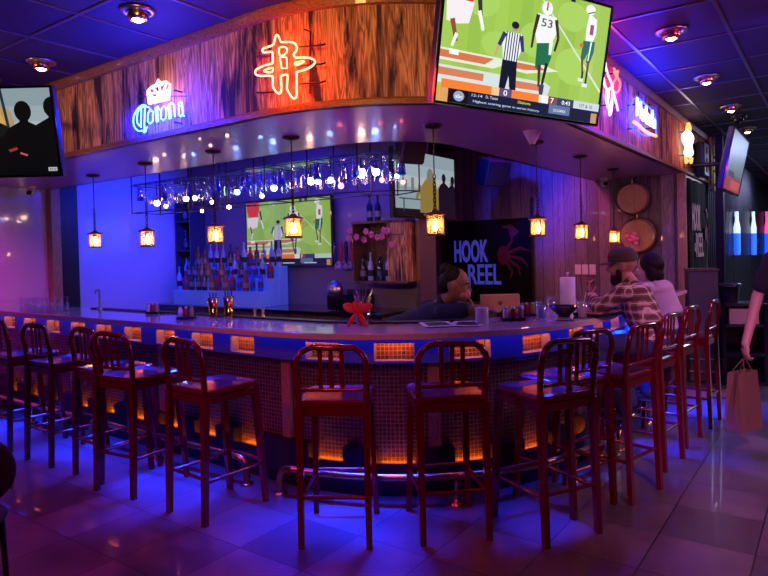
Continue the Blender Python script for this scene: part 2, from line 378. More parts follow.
M['kraft'] = mat('kraft_paper', (.17, .085, .045), .7, bump=.15, bscale=20)
M['n_white'] = mat('neon_white', (1, 1, 1), .5, emit=(.8, .88, 1), es=2.5)
M['n_cyan'] = mat('neon_blue_white', (.6, .8, 1), .5, emit=(.16, .62, 1), es=2.2)
M['n_blue'] = mat('neon_blue', (.1, .2, 1), .5, emit=(.02, .06, 1), es=5)
M['n_red'] = mat('neon_red', (1, .2, .1), .5, emit=(1, .12, .08), es=3)
M['n_redcore'] = mat('neon_pale_red', (1, .7, .5), .5, emit=(1, .42, .24), es=2.6)
M['n_gold'] = mat('neon_warm_gold', (1, .8, .5), .5, emit=(1, .60, .24), es=1.9)
M['n_orange'] = mat('neon_orange', (1, .4, .1), .5, emit=(1, .25, .06), es=3)
M['n_mag'] = mat('neon_magenta', (1, .1, .6), .5, emit=(1, .03, .45), es=12)
M['screen'] = screenmat('screen_glow', 1.15)
M['screen2'] = screenmat('screen_glow_soft', .7)
M['skin1'] = mat('skin_light', (.52, .27, .18), .5, var=.06)
M['skin2'] = mat('skin_brown', (.30, .14, .085), .5, var=.06)
M['hair'] = mat('black_hair', (.006, .005, .005), .6, bump=.5, bscale=150, spec=.2)
M['denim'] = mat('dark_jeans', (.03, .045, .10), .8, bump=.2, bscale=300)
M['blackc'] = mat('black_cloth', (.012, .012, .016), .85, bump=.2, bscale=250)
M['navyc'] = mat('navy_cloth', (.015, .02, .05), .8, bump=.2, bscale=250)
M['greyc'] = mat('pale_grey_cloth', (.42, .38, .40), .8, bump=.2, bscale=250)
M['pinkmask'] = mat('pink_mask', (.75, .22, .30), .7)
M['ribbon'] = mat('red_ribbon', (.75, .02, .02), .35)
M['pinkf'] = mat('pink_petal', (.8, .16, .32), .4)
M['redw'] = mat('red_cloth', (.5, .02, .03), .7)

# ------------------------------------------------------------------ setting
mb = MB(); mb.box((9, 3.5, -.05), (24, 17, .1)); struct(mb, 'floor', M['floor'])
mb = MB(); mb.box((9, 3.5, CEIL + .05), (24, 17, .1))
V = .64 - .66 * 6
while V < 8.2:
    mb.box((9, V, CEIL - .002), (24, .024, .012), mi=1); V += .66
U = 5.38 - .8 * 9
while U < 20:
    mb.box((U, 3.5, CEIL - .002), (.024, 17, .0115), mi=1); U += .8
struct(mb, 'ceiling', [M['ceil'], M['tbar']])
mb = MB(); mb.box((1.85, 8.27, CEIL / 2), (8.7, .14, CEIL)); struct(mb, 'wall_left', M['gloss'])
mb = MB(); mb.box((6.28, 6.05, CEIL / 2), (.14, 4.3, CEIL)); struct(mb, 'wall_back', M['plum'])
mb = MB(); mb.box((8.78, 4.93, CEIL / 2), (.14, 6.7, CEIL)); struct(mb, 'wall_far', M['greywood'])
mb = MB(); mb.box((9.60, 1.65, CEIL / 2), (1.66, .14, CEIL)); struct(mb, 'wall_right', M['brassw'])
# corrugated wall beyond the post
mb = MB(); vs = []; n = 0; U = 10.4; fs = []
while U < 20.9:
    k = n % 4; dv = (0, 0, .03, .03)[k]; vs += [(U, 1.58 + dv, 0), (U, 1.58 + dv, CEIL)]
    if n: fs.append((2 * n - 2, 2 * n, 2 * n + 1, 2 * n - 1))
    U += (.09, .02, .05, .02)[k]; n += 1
mb.add(vs, fs); mb.box((15.6, 1.68, CEIL / 2), (10.4, .12, CEIL))
M['corr'] = mat('corrugated_metal', (.10, .09, .11), .30, .9, vscale=(2, 2, .5), var=.4)
struct(mb, 'wall_side', M['corr'])
mb = MB(); mb.box((20.95, 0, CEIL / 2), (.1, 10, CEIL)); struct(mb, 'wall_end', M['greywood'])
# corner post and left wall posts
mb = MB(); mb.box((8.70, 1.60, SOF / 2), (.06, .10, SOF)); struct(mb, 'trim_1', M['pilaster'])
mb = MB(); mb.box((10.42, 1.40, CEIL / 2), (.10, .10, CEIL)); struct(mb, 'trim_2', M['black'])
def lwall(px): return atV(px, 255, 8.19).x
mb = MB(); mb.box(((lwall(57) + lwall(75)) / 2, 8.15, CEIL / 2), (lwall(75) - lwall(57), .12, CEIL)); struct(mb, 'trim_3', M['black'])
mb = MB(); mb.box(((lwall(48) + lwall(57)) / 2, 8.14, CEIL / 2), (lwall(57) - lwall(48), .14, CEIL)); struct(mb, 'trim_4', M['pilaster'])
mb = MB(); mb.box((6.2, 3.87, 1.3), (.36, .05, 2.6)); struct(mb, 'trim_5', M['steel'])

# ------------------------------------------------------------------ hanging canopy over the bar
TA, TB = -(8.18 - FAS.c.y) - FAS.Ref * PI / 4, (10.36 - FAS.c.x) + FAS.Ref * PI / 4
TW = (8.68 - FAS.c.x) + FAS.Ref * PI / 4
can = thing('bar_canopy', (4.2, 2.9, SOF), 'curved canopy over the bar with burnt plywood front and purple underside', 'canopy')
mb = MB(); FAS.bx(mb, TA, TB, 0, .03, SOF + .02, CEIL - .04); o = mb.build('fascia_panel', M['fascia'], can); o['label'] = 'burnt wood fascia with dark vertical streaks'
# underside slab between outer outline and inner outline
mb = MB(); n = 40
def mix_pt(i, n, outl, Vt, Ut):
    tot = n; h = outl.Ref * PI / 4; a = n // 4; b = n // 2
    if i <= a: t = -(Vt - outl.c.y) * (1 - i / a) - h
    elif i <= a + b: t = -h + 2 * h * (i - a) / b
    else: t = h + (Ut - outl.c.x) * (i - a - b) / (n - a - b)
    return outl.pt(t)[0]
vs = []
for i in range(n + 1):
    p, q = mix_pt(i, n, FAS, 8.18, 8.68), mix_pt(i, n, INN, 8.18, 8.68)
    for w, z in ((p, SOF), (p, SOF + .04), (q, SOF + .04), (q, SOF)): vs.append((w.x, w.y, z))
fs = []
for i in range(n):
    for k in range(4): fs.append((i * 4 + k, i * 4 + (k + 1) % 4, (i + 1) * 4 + (k + 1) % 4, (i + 1) * 4 + k))
fs += [(0, 1, 2, 3), (n * 4 + 3, n * 4 + 2, n * 4 + 1, n * 4)]
mb.add(vs, fs); mb.build('underside', M['soffit'], can)
mb = MB(); h = INN.Ref * PI / 4; INN.bx(mb, -(8.18 - INN.c.y) - h, (8.68 - INN.c.x) + h, -.03, 0, SOF, CEIL - .001); mb.build('inner_face', M['soffit'], can)
mb = MB(); FAS.sweep(mb, TA, TB, [(-.035, CEIL - .07), (-.05, CEIL - .02), (-.05, CEIL - .002), (.03, CEIL - .002), (.03, CEIL - .07)]); mb.build('top_moulding', M['trimw'], can)
mb = MB(); FAS.sweep(mb, TA, TB, [(-.03, SOF + .0), (-.03, SOF + .03), (-.012, SOF + .045), (.0, SOF + .045), (.03, SOF)]); mb.build('bottom_moulding', M['trimw'], can)

# ------------------------------------------------------------------ the bar
hB = BAR.Ref * PI / 4; SA = -(8.1 - BAR.c.y) - hB; SB = (7.6 - BAR.c.x) + hB
ct = thing('countertop', (4, 2.7, 1.03), 'long pale glossy countertop curving around the bar', 'countertop')
mb = MB(); BAR.sweep(mb, SA, SB, [(.003, 1.035), (.003, 1.066), (.008, 1.07), (.60, 1.07), (.60, 1.03), (.008, 1.03)]); mb.build('slab', M['counter'], ct)
mb = MB(); BAR.bx(mb, SA, SB, 0, .0035, 1.033, 1.066); o = mb.build('edge_band', M['counter_edge'], ct); o['label'] = 'peach coloured counter edge'
bar = thing('bar', (4, 2.7, 0), 'curved bar front of mosaic tile between a blue top board and black base', 'bar')
NT = [-5.2, -4.75, -4.28, -3.82, -3.38, -2.94, -2.48, -2.02, -1.57, -.85, -.38, .11, .60, 1.07, 1.54, 2.0, 2.46, 2.92, 3.38]; NW = .125
mb = MB(); BAR.bx(mb, SA, SB, .26, .42, 0, 1.029, d=.05); mb.build('tile_wall', M['mosaic'], bar)
def castle(z0, z1, name, m, up, lip):
    mb = MB(); lo, hi = lip
    BAR.bx(mb, SA, SB, .18, .20, lo, hi)
    e = [SA] + [x for t in NT for x in (t - NW, t + NW)] + [SB]
    for i in range(0, len(e), 2): BAR.bx(mb, e[i], e[i + 1], .1805, .258, z0, z1)
    return mb.build(name, m, bar)
castle(.87, 1.028, 'top_board', M['board'], True, (.985, 1.028))
mb = MB(); BAR.bx(mb, SA, SB, .18, .2585, .855, .87); mb.build('board_ledge', M['board'], bar)
castle(0, .30, 'base_board', M['base'], False, (.0, .205))
for t in NT:
    w = NW - .01
    mb = MB(); BAR.bx(mb, t - w, t + w, .205, .225, 1.0, 1.012); mb.build('light_strip', M['led_o2'], bar)
    mb = MB(); BAR.bx(mb, t - w, t + w, .205, .225, .17, .185); mb.build('light_strip', M['led_o'], bar)
for t in (-4.05, -2.63, -1.2, -.13, 1.31, 2.7):
    mb = MB(); BAR.bx(mb, t - .04, t + .04, .235, .262, .301, .859); mb.build('pilaster', M['pilaster'], bar)
mb = MB(); BAR.bx(mb, SA, SB, .10, .13, 1.018, 1.0285); o = mb.build('under_counter_light', M['led_b'], bar); o['label'] = 'blue light strip under the counter lip'
# foot rails
def rail(t0, t1, label, brackets):
    p0, _ = BAR.pt((t0 + t1) / 2, .02); r = thing('foot_rail', (p0.x, p0.y, 0), label, 'foot rail')
    pts = []
    a, _ = BAR.pt(t0, .02); b, _ = BAR.pt(t1, .02)
    for k in range(5): q = k / 4 * PI / 2; pp, _ = BAR.pt(t0 + .08 * (1 - math.sin(q)) * 0 + .08 * (1 - math.cos(q)), .02); pts.append((pp.x, pp.y, .10 + .08 * math.sin(q)))
    pts = [(a.x, a.y, .012)] + pts
    for t in BAR.steps(t0 + .1, t1 - .1): pp, _ = BAR.pt(t, .02); pts.append((pp.x, pp.y, .18))
    for k in range(5): q = (1 - k / 4) * PI / 2; pp, _ = BAR.pt(t1 - .08 * (1 - math.cos(q)), .02); pts.append((pp.x, pp.y, .10 + .08 * math.sin(q)))
    pts.append((b.x, b.y, .012))
    mb = MB(); mb.tube(pts, .024, 10); mb.build('rail_tube', M['brass'], r)
    for q in (a, b):
        mb = MB(); mb.lathe([(.045, 0), (.045, .012), (.026, .016)], (q.x, q.y, 0), 14); mb.build('floor_flange', M['brass'], r)
    for t in brackets:
        q, nn = BAR.pt(t, .02); mb = MB(); mb.lathe([(.05, 0), (.05, .01), (.02, .02), (.014, .05), (.014, .14), (.022, .156)], (q.x, q.y, 0), 12); mb.build('bracket', M['brass'], r)
rail(-3.35, -1.38, 'brass foot rail below the left run of the bar ending in an elbow', (-2.4,))
rail(-1.08, 1.35, 'brass foot rail along the curved front of the bar', (-.05, .75))
rail(1.5, 3.6, 'brass foot rail below the right run near the seated man', (2.4,))
rail(-5.4, -3.5, 'brass foot rail at the far left end of the bar', (-4.4,))

# ------------------------------------------------------------------ stools
def bar_stool(label, loc, rz):
    t = thing('bar_stool', loc, label, 'stool', rz, 'red metal bar stools around the bar')
    m = M['red']
    mb = MB(); # shaped seat
    prof = [(-.185, -.19), (.185, -.19), (.20, -.12), (.20, .17), (.17, .215), (-.17, .215), (-.20, .17), (-.20, -.12)]
    def ring(s, z): return [(x * s, y * s, z) for x, y in prof]
    rs = [ring(.97, .745), ring(1.0, .752), ring(1.0, .772), ring(.95, .782), ring(.6, .772), ring(.2, .770)]
    vs = [p for r_ in rs for p in r_]; k = 8
    mb.add(vs, [(i * k + j, i * k + (j + 1) % k, (i + 1) * k + (j + 1) % k, (i + 1) * k + j) for i in range(5) for j in range(k)] + [tuple(range(k))[::-1], tuple(range(5 * k, 6 * k))], sm=False)
    mb.build('seat', m, t, world=False)
    mb = MB()
    for sy, l in ((-.185, .36), (.19, .33)): mb.box((0, sy, .725), (l, .022, .045))
    for sx in (-1, 1): mb.box((sx * .178, 0, .725), (.022, .37, .045))
    mb.build('seat_frame', m, t, world=False)
    def leg(x0, y0, x1, y1, z1):
        mb = MB(); T = [Vector((x0, y0, 0)), Vector((x1, y1, z1))]; d = (T[1] - T[0]).normalized(); w = .0185
        vs = []
        for p, s_ in ((T[0], .85), (T[1], 1.05)): vs += [p + Vector((a * w * s_, b * w * s_, 0)) for a, b in ((-1, -1), (1, -1), (1, 1), (-1, 1))]
        mb.add(vs, [(3, 2, 1, 0), (4, 5, 6, 7), (0, 1, 5, 4), (1, 2, 6, 5), (2, 3, 7, 6), (3, 0, 4, 7)])
        lg = mb.build('leg', m, t, world=False)
        mb = MB(); mb.lathe([(.014, 0), (.017, .004), (.017, .02), (.013, .024)], (x0, y0, 0), 8); mb.build('foot_cap', M['blk_plastic'], lg, world=False)
    for sx in (-1, 1):
        leg(sx * .182, -.215, sx * .18, -.19, .75); leg(sx * .182, .245, sx * .165, .19, .75)
    # back: arched tube, lower rail, three slats
    zz = 1.075; pts = [(-.18, -.19, .74), (-.185, -.20, .90)]
    for k in range(9):
        a = PI - k / 8 * PI
        cx = -.085 if k < 4.5 else .085
        pts.append((cx + .105 * math.cos(a), -.218, zz - .105 + .105 * math.sin(a)))
    pts = pts + [(.185, -.20, .90), (.18, -.19, .74)]
    mb = MB(); mb.tube(pts, .018, 8); mb.build('back_frame', m, t, world=False)
    mb = MB(); mb.tube([(-.185, -.197, .845), (0, -.21, .845), (.185, -.197, .845)], .011, 6); mb.build('back_rail', m, t, world=False)
    for sx in (-.058, 0, .058):
        mb = MB(); mb.box((sx, -.208, .955), (.024, .008, .225), R=Matrix.Rotation(.05, 3, 'X')); mb.build('back_slat', m, t, world=False)
    def bar_(p0, p1):
        mb = MB(); mb.cyl(p0, p1, .0105, n=8); mb.build('stretcher', m, t, world=False)
    bar_((-.18, .232, .27), (.18, .232, .27)); bar_((-.18, -.207, .27), (.18, -.207, .27))
    for sx in (-1, 1): bar_((sx * .18, -.205, .25), (sx * .177, .232, .25))
    return t
# rear leg midpoints on the floor and facing directions
st = [((2.36, 5.72), (1, 0), 'leftmost red metal bar stool, cut by the left edge of the photo'),
      ((2.35, 5.03), (1, .02), 'second red bar stool from the left, below the small caddy end of the bar'),
      ((2.37, 4.36), (1, -.03), 'red bar stool half hidden just behind the fourth from left'),
      ((2.31, 3.92), (1, .12), 'fourth red bar stool from the left, overlapping the one behind it'),
      ((2.33, 3.185), (1, -.05), 'red bar stool on the left run, nearest the end of the foot rail'),
      ((2.525, 2.185), (1, .62), 'red bar stool seen square from behind, left of the bow basket'),
      ((2.93, 1.68), (1, .93), 'red bar stool below the bartender in front of the curve'),
      ((3.29, 1.17), (.62, 1.15), 'nearest red bar stool at centre right with large seat in view'),
      ((3.72, 1.19), (.38, 1), 'red bar stool tucked behind the nearest one at centre right'),
      ((4.11, .99), (.24, 1), 'red bar stool just left of the man in plaid'),
      ((4.81, .965), (.13, 1), 'red bar stool the man in the plaid shirt sits on'),
      ((5.44, .945), (.12, 1), 'red bar stool of the dark haired guest behind the man in plaid'),
      ((6.09, .88), (.05, 1), 'farthest empty red bar stool at the right end of the bar')]
s0 = None
for (x, y), d, lab in st:
    d = Vector((d[0], d[1], 0)).normalized(); rz = math.atan2(d.y, d.x) - PI / 2; loc = (x + d.x * .215, y + d.y * .215, 0)
    if s0 is None: s0 = bar_stool(lab, loc, rz)
    else: dup(s0, loc, rz, lab)

# ------------------------------------------------------------------ pendant lanterns
def pendant(loc, drop, label):
    t = thing('pendant_lantern', loc, label, 'pendant lamp', 0, 'bronze lantern pendants over the bar')
    mb = MB(); mb.lathe([(.068, 0), (.068, -.012), (.05, -.022), (.012, -.028)], n=20); mb.build('canopy_plate', M['bronze'], t, world=False)
    mb = MB(); top = -drop + .0; k = 0; z = -.02
    mb.cyl((0, 0, -.02), (0, 0, -drop * .45), .005, n=6); z = -drop * .45
    while z > -drop + .19:
        a = 0 if k % 2 else PI / 2; pts = [(.011 * math.cos(q) * math.cos(a), .011 * math.cos(q) * math.sin(a), z - .014 + .019 * math.sin(q)) for q in [2 * PI * j / 8 for j in range(8)]]
        mb.tube(pts, .004, 5, closed=True); z -= .028; k += 1
    mb.cyl((0, 0, z + .01), (0, 0, -drop + .15), .006, n=6)
    mb.build('chain', M['bronze'], t, world=False)
    b = -drop
    mb = MB()
    mb.lathe([(.02, .185), (.03, .17), (.078, .155), (.08, .145)], (0, 0, b), 20); mb.lathe([(.062, 0), (.068, 0), (.068, .014), (.060, .014)], (0, 0, b), 20)
    for q in range(4):
        a = q * PI / 2 + PI / 4; mb.cyl((.062 * math.cos(a), .062 * math.sin(a), b + .005), (.062 * math.cos(a), .062 * math.sin(a), b + .15), .0045, n=6)
    mb.cyl((0, 0, b + .15), (0, 0, b + .115), .016, n=10)
    mb.build('lantern_frame', M['lantern'], t, world=False)
    mb = MB(); mb.lathe([(.054, .008), (.054, .145)], (0, 0, b), 20); 
    mb.f = mb.f[:20]; mb.mi = mb.mi[:20]; mb.col = mb.col[:20]; mb.smooth = mb.smooth[:20]; mb.uv = mb.uv[:20]
    mb.build('glass_shade', M['seeded'], t, world=False)
    mb = MB(); mb.lathe([(.004, .03), (.018, .045), (.022, .062), (.017, .085), (.010, .11), (.009, .118)], (0, 0, b), 12); mb.build('bulb', M['bulb'], t, world=False)
    return t
pl = [(93, 175, 248), (145, 163, 247), (213, 151, 244), (291, 137, 238), (433, 125, 235.5), (536, 142, 236.5), (580, 156, 240), (613, 169, 243.5)]
pn = ['leftmost lantern, in front of the blue lit wall', 'second lantern from the left', 'lantern above the two gold shakers', 'lantern in front of the back wall television', 'lantern above the bartender', 'lantern at the right edge of the black crab panel', 'lantern above the switch plates', 'lantern beside the wooden barrel ends']
for (px, y0, y1), nm in zip(pl, pn):
    p = atz(px, y0, SOF); D = p.dot(FWD); drop = SOF - atD(px, y1, D).z
    pendant(p, drop, 'bronze pendant ' + nm)
    light('POINT', (p.x, p.y, SOF - drop + .07), (1, .36, .08), 8.0, .03)

# ------------------------------------------------------------------ ceiling spotlights
c0 = None
cs = [((2.38, 3.6), 'recessed gimbal spotlight high above the blue and gold neon'), ((2.5, 5.1), 'recessed spotlight above the left television'), ((2.44, 5.9), 'recessed spotlight at the left edge of the ceiling'),
      ((5.04, .98), 'brightest recessed spotlight, right of the big television'), ((6.64, .99), 'recessed spotlight lit blue, above the cyan sign'), ((8.23, .98), 'recessed spotlight next to the camera dome'), ((9.96, .99), 'farthest recessed spotlight over the corridor')]
for (x, y), lab in cs:
    if c0 is None:
        c0 = thing('ceiling_spotlight', (x, y, CEIL - .008), lab, 'spotlight', 0, 'recessed ceiling spotlights')
        mb = MB(); mb.lathe([(.11, 0), (.11, -.008), (.075, -.014), (.07, 0)], n=20); mb.build('trim_ring', M['steel'], c0, world=False)
        mb = MB(); mb.lathe([(.06, -.004), (.066, -.04), (.05, -.062), (.048, -.05)], (0, 0, 0), 16); mb.build('gimbal_cup', M['brass'], c0, world=False)
        mb = MB(); mb.ell((0, 0, -.052), (.036, .036, .02), n=12, m=6); mb.build('bulb', M['spotw'], c0, world=False)
    else: dup(c0, (x, y, CEIL - .008), 0, lab)
t = thing('dome_camera', (8.9, .98, CEIL - .006), 'black dome camera on the ceiling between two spotlights', 'camera')
mb = MB(); mb.lathe([(.09, 0), (.09, -.03), (.07, -.04)], n=18); mb.build('mount', M['blk_plastic'], t, world=False)
mb = MB(); mb.ell((0, 0, -.04), (.065, .065, .06), n=16, m=8); mb.build('dome', M['blackg'], t, world=False)
def seccam(px, py, z, lab):
    p = atz(px, py, z); t = thing('security_camera', p, lab, 'camera')
    mb = MB(); mb.lathe([(.05, 0), (.05, -.02), (.045, -.03)], n=16); mb.build('mount', M['white'], t, world=False)
    mb = MB(); mb.ell((0, 0, -.07), .048, n=16, m=10); mb.build('ball_housing', M['white'], t, world=False)
    mb = MB(); d = -FWD; mb.cyl(Vector((0, 0, -.075)) + d * .035, Vector((0, 0, -.08)) + d * .054, .028, n=14); mb.build('lens', M['blackg'], t, world=False)
seccam(604, 178, SOF, 'white ball security camera under the canopy near the barrel ends')
seccam(31, 186.5, SOF, 'white ball security camera under the left television')
# ------------------------------------------------------------------ screens
def hx(h): return hexc(h)
def frameM(o, x, y):
    x = Vector(x).normalized(); y = Vector(y).normalized(); z = x.cross(y); Mx = Matrix.Identity(4)
    for i in range(3): Mx[i][0], Mx[i][1], Mx[i][2], Mx[i][3] = x[i], y[i], z[i], o[i]
    return Mx
def circ(cx, cy, rx, ry=None, n=14): ry = ry or rx; return [(cx + rx * math.cos(2 * PI * k / n), cy + ry * math.sin(2 * PI * k / n)) for k in range(n)]
class Pic:
    X = (1, 0, 1, 0)
    def __init__(s, T, w, h, z=.002): s.mb = MB(T); s.w = w; s.h = h; s.z = z; s.k = 0
    def P(s, pts, c):
        a_, b_, c_, d_ = s.X; pts = [(x * a_ + b_, y * c_ + d_) for x, y in pts]
        s.mb.poly([((max(0, min(1, x)) - .5) * s.w, (max(0, min(1, y)) - .5) * s.h) for x, y in pts], s.z + s.k * .00012, 0, hx(c)); s.k += 1
    def R(s, x0, y0, x1, y1, c): s.P([(x0, y0), (x1, y0), (x1, y1), (x0, y1)], c)
    def L(s, a, b, w, c, w2=None):
        w2 = w2 or w; dx, dy = (b[0] - a[0]) * s.w, (b[1] - a[1]) * s.h; l = math.hypot(dx, dy); nx, ny = -dy / l, dx / l
        f = lambda p, q, ww: (p[0] + q * nx * ww / s.w, p[1] + q * ny * ww / s.h)
        s.P([f(a, 1, w), f(a, -1, w), f(b, -1, w2), f(b, 1, w2)], c)
    def Tx(s, t, x, y, w, h, c, bold=0): s.mb.text(t, (x - .5) * s.w, (y - .5) * s.h, w * s.w, h * s.h, s.z + s.k * .00012, 0, hx(c), bold=bold); s.k += 1
def football(pc, big):
    W = pc.w
    pc.R(0, 0, 1, 1, '98bf4c')
    for i in range(7): pc.R(i / 7, .12, i / 7 + .07, 1, '90b848' if i % 2 else '9cc452')
    for (x, y, r) in ((.2, .8, .1), (.55, .6, .12), (.8, .45, .13), (.75, .85, .1), (.3, .5, .08)): pc.P(circ(x, y, r, r * 1.2), 'a2ca5c')
    # end zone letters at lower left
    pc.P([(0, .40), (.34, .40), (.38, .365), (.30, .31), (0, .31)], 'd8e2d0'); pc.P([(0, .385), (.30, .385), (.25, .33), (0, .33)], 'cf7046')
    pc.P([(.36, .41), (.60, .41), (.70, .385), (.50, .32), (.36, .33)], 'd8e2d0'); pc.P([(.38, .395), (.58, .395), (.62, .375), (.48, .345), (.38, .35)], 'cf7046')
    pc.P([(0, .275), (.62, .275), (.66, .25), (.64, .14), (0, .14)], 'ccd8d8'); pc.P([(0, .255), (.25, .255), (.25, .20), (0, .20)], 'cf7a50'); pc.P([(.40, .25), (.60, .25), (.62, .20), (.40, .19)], 'cf7a50')
    pc.L((.50, 1.0), (1.0, .28), .006, 'cfe0c0', .009)
    pc.L((.30, .98), (.36, .93), .008, 'd5e6b8')
    # red player at top left
    pc.X = (1, -.02, 1, -.14); pc.R(.03, .99, .19, 1.14, 'e23a1e')
    pc.P([(.04, 1), (.18, 1), (.17, .90), (.05, .90)], 'e23a1e'); pc.P([(.03, .91), (.18, .91), (.16, .75), (.10, .73), (.04, .74)], 'e9e2e6')
    pc.L((.07, .76), (.10, .60), .016, '8a4a3a', .011); pc.L((.10, .66), (.08, .56), .011, 'e6e6ea', .009); pc.R(.07, .50, .12, .54, 'f2f2f2')
    pc.L((.20, 1), (.22, .82), .017, '3c2c38', .012); pc.L((.21, .86), (.24, .72), .012, 'f0f0f0', .01)
    # referee
    pc.X = (.92, .01, .80, .035)
    pc.P([(.37, .72), (.47, .73), (.49, .62), (.455, .44), (.37, .44), (.355, .60)], 'e8ecf4')
    for k in range(6): x = .375 + k * .0165; pc.P([(x, .725), (x + .007, .725), (x + .007 - .004, .44), (x - .004, .44)], '1b2452')
    pc.L((.365, .71), (.335, .58), .017, '2b3566', .014); pc.L((.335, .58), (.315, .47), .01, 'c89a80', .008); pc.L((.47, .71), (.49, .56), .016, '2b3566', .012)
    pc.P([(.365, .45), (.46, .45), (.47, .17), (.43, .17), (.415, .30), (.40, .17), (.36, .17)], '101426')
    pc.P(circ(.425, .78, .022, .04), 'b98872'); pc.P(circ(.425, .80, .025, .035), '141a2a')
    # white and green player, number 53
    pc.X = (1, -.075, .9, .035)
    pc.P([(.60, .86), (.72, .86), (.73, .72), (.70, .60), (.62, .58), (.595, .70)], 'e9eaf0')
    pc.L((.605, .85), (.59, .68), .014, '3c2c28', .011); pc.L((.59, .68), (.585, .55), .010, '3c2c28', .008); pc.L((.72, .84), (.745, .68), .013, '3c2c28', .010); pc.L((.745, .68), (.73, .56), .010, '2b2020', .008)
    pc.P([(.615, .60), (.705, .63), (.715, .50), (.70, .42), (.655, .42), (.645, .36), (.62, .38)], '1c6a48'); pc.P([(.69, .64), (.715, .64), (.71, .52), (.695, .52)], 'e6eee8')
    pc.L((.645, .42), (.655, .22), .013, '4a3030', .008); pc.L((.69, .44), (.675, .24), .012, '1a1a26', .009); pc.P([(.655, .24), (.69, .24), (.685, .14), (.665, .13)], '33405a')
    pc.P(circ(.655, .92, .034, .06), 'eef0f4'); pc.R(.650, .90, .660, .975, 'cc3340')
    if big: pc.Tx('53', .553, .715, .07, .065, '4a4a52', .01)
    # second player at right
    pc.X = (1, -.01, .84, .15)
    pc.P([(.865, .90), (.92, .86), (.925, .72), (.905, .62), (.86, .62), (.855, .76)], 'eceef4'); pc.P(circ(.87, .94, .032, .05), 'f0f2f6'); pc.L((.855, .90), (.90, .93), .004, '30303a')
    pc.R(.88, .70, .905, .80, 'a04a6a')
    pc.P([(.845, .63), (.925, .64), (.925, .54), (.905, .42), (.88, .42), (.885, .52), (.865, .44), (.84, .45)], '1c6a5a'); pc.P([(.895, .63), (.905, .63), (.895, .43), (.888, .43)], 'f0f4f0')
    pc.L((.85, .46), (.865, .30), .010, '6a4436', .007); pc.L((.895, .44), (.895, .28), .010, '6a4436', .008); pc.L((.865, .33), (.865, .25), .008, '20203a'); pc.L((.895, .32), (.893, .2), .008, '20203a')
    pc.R(.84, .225, .875, .255, 'dfe6ee'); pc.R(.87, .175, .905, .21, 'dfe6ee'); pc.P(circ(.835, .58, .014, .022), 'e0603a')
    pc.X = (1, 0, 1, 0)
    for x in (.66, .72): pc.R(x, .965, x + .03, 1, '1a1e3a')
    # scoreboard
    pc.R(.02, .105, .98, .17, 'ef7b2e'); pc.R(.30, .105, .345, .17, 'e9c08a'); pc.R(.345, .105, .42, .17, '5a4a78'); pc.R(.59, .105, .65, .17, 'f0e6e0'); pc.R(.65, .105, .71, .17, '7b4a50'); pc.R(.71, .105, .82, .17, '2a3f63'); pc.R(.82, .105, 1, .17, 'c4d2da')
    pc.R(0, 0, 1, .105, '111c38'); pc.R(0, 0, .06, .105, 'd79a5a'); pc.R(.06, 0, .17, .105, '120a18'); pc.R(.66, .03, .80, .105, '5d7196'); pc.R(.80, 0, 1, .10, '0f1a34'); pc.R(.95, .0, .99, .085, 'b9955a')
    pc.P(circ(.12, .055, .03, .04), '8aa0c0')
    if big:
        for t, x, y, w, h, c in (('0', .37, .115, .022, .042, 'ffffff'), ('7', .665, .113, .02, .045, 'ffffff'), ('0:43', .74, .118, .055, .034, 'ffffff'), ('1ST & 10', .86, .12, .09, .03, '40506a'), ('abc', .10, .04, .04, .028, 'f0f4ff'),
                                 ('Highest scoring game in series history', .20, .02, .40, .024, 'c6d2e6'), ('12-14', .19, .07, .06, .02, 'c6d2e6'), ('D. Texas', .27, .07, .07, .022, 'c6d2e6'), ('Oklahoma', .46, .07, .08, .022, 'd6dd50'), ('SCORES', .69, .05, .08, .022, 'e2e8f4')):
            pc.Tx(t, x, y, w, h, c, .004)
    else: 
        pc.Tx('0', .37, .115, .022, .042, 'ffffff', .01); pc.Tx('7', .665, .113, .02, .045, 'ffffff', .01)
        for x in (.2, .45, .7): pc.R(x, .03, x + .14, .045, 'c6d2e6')
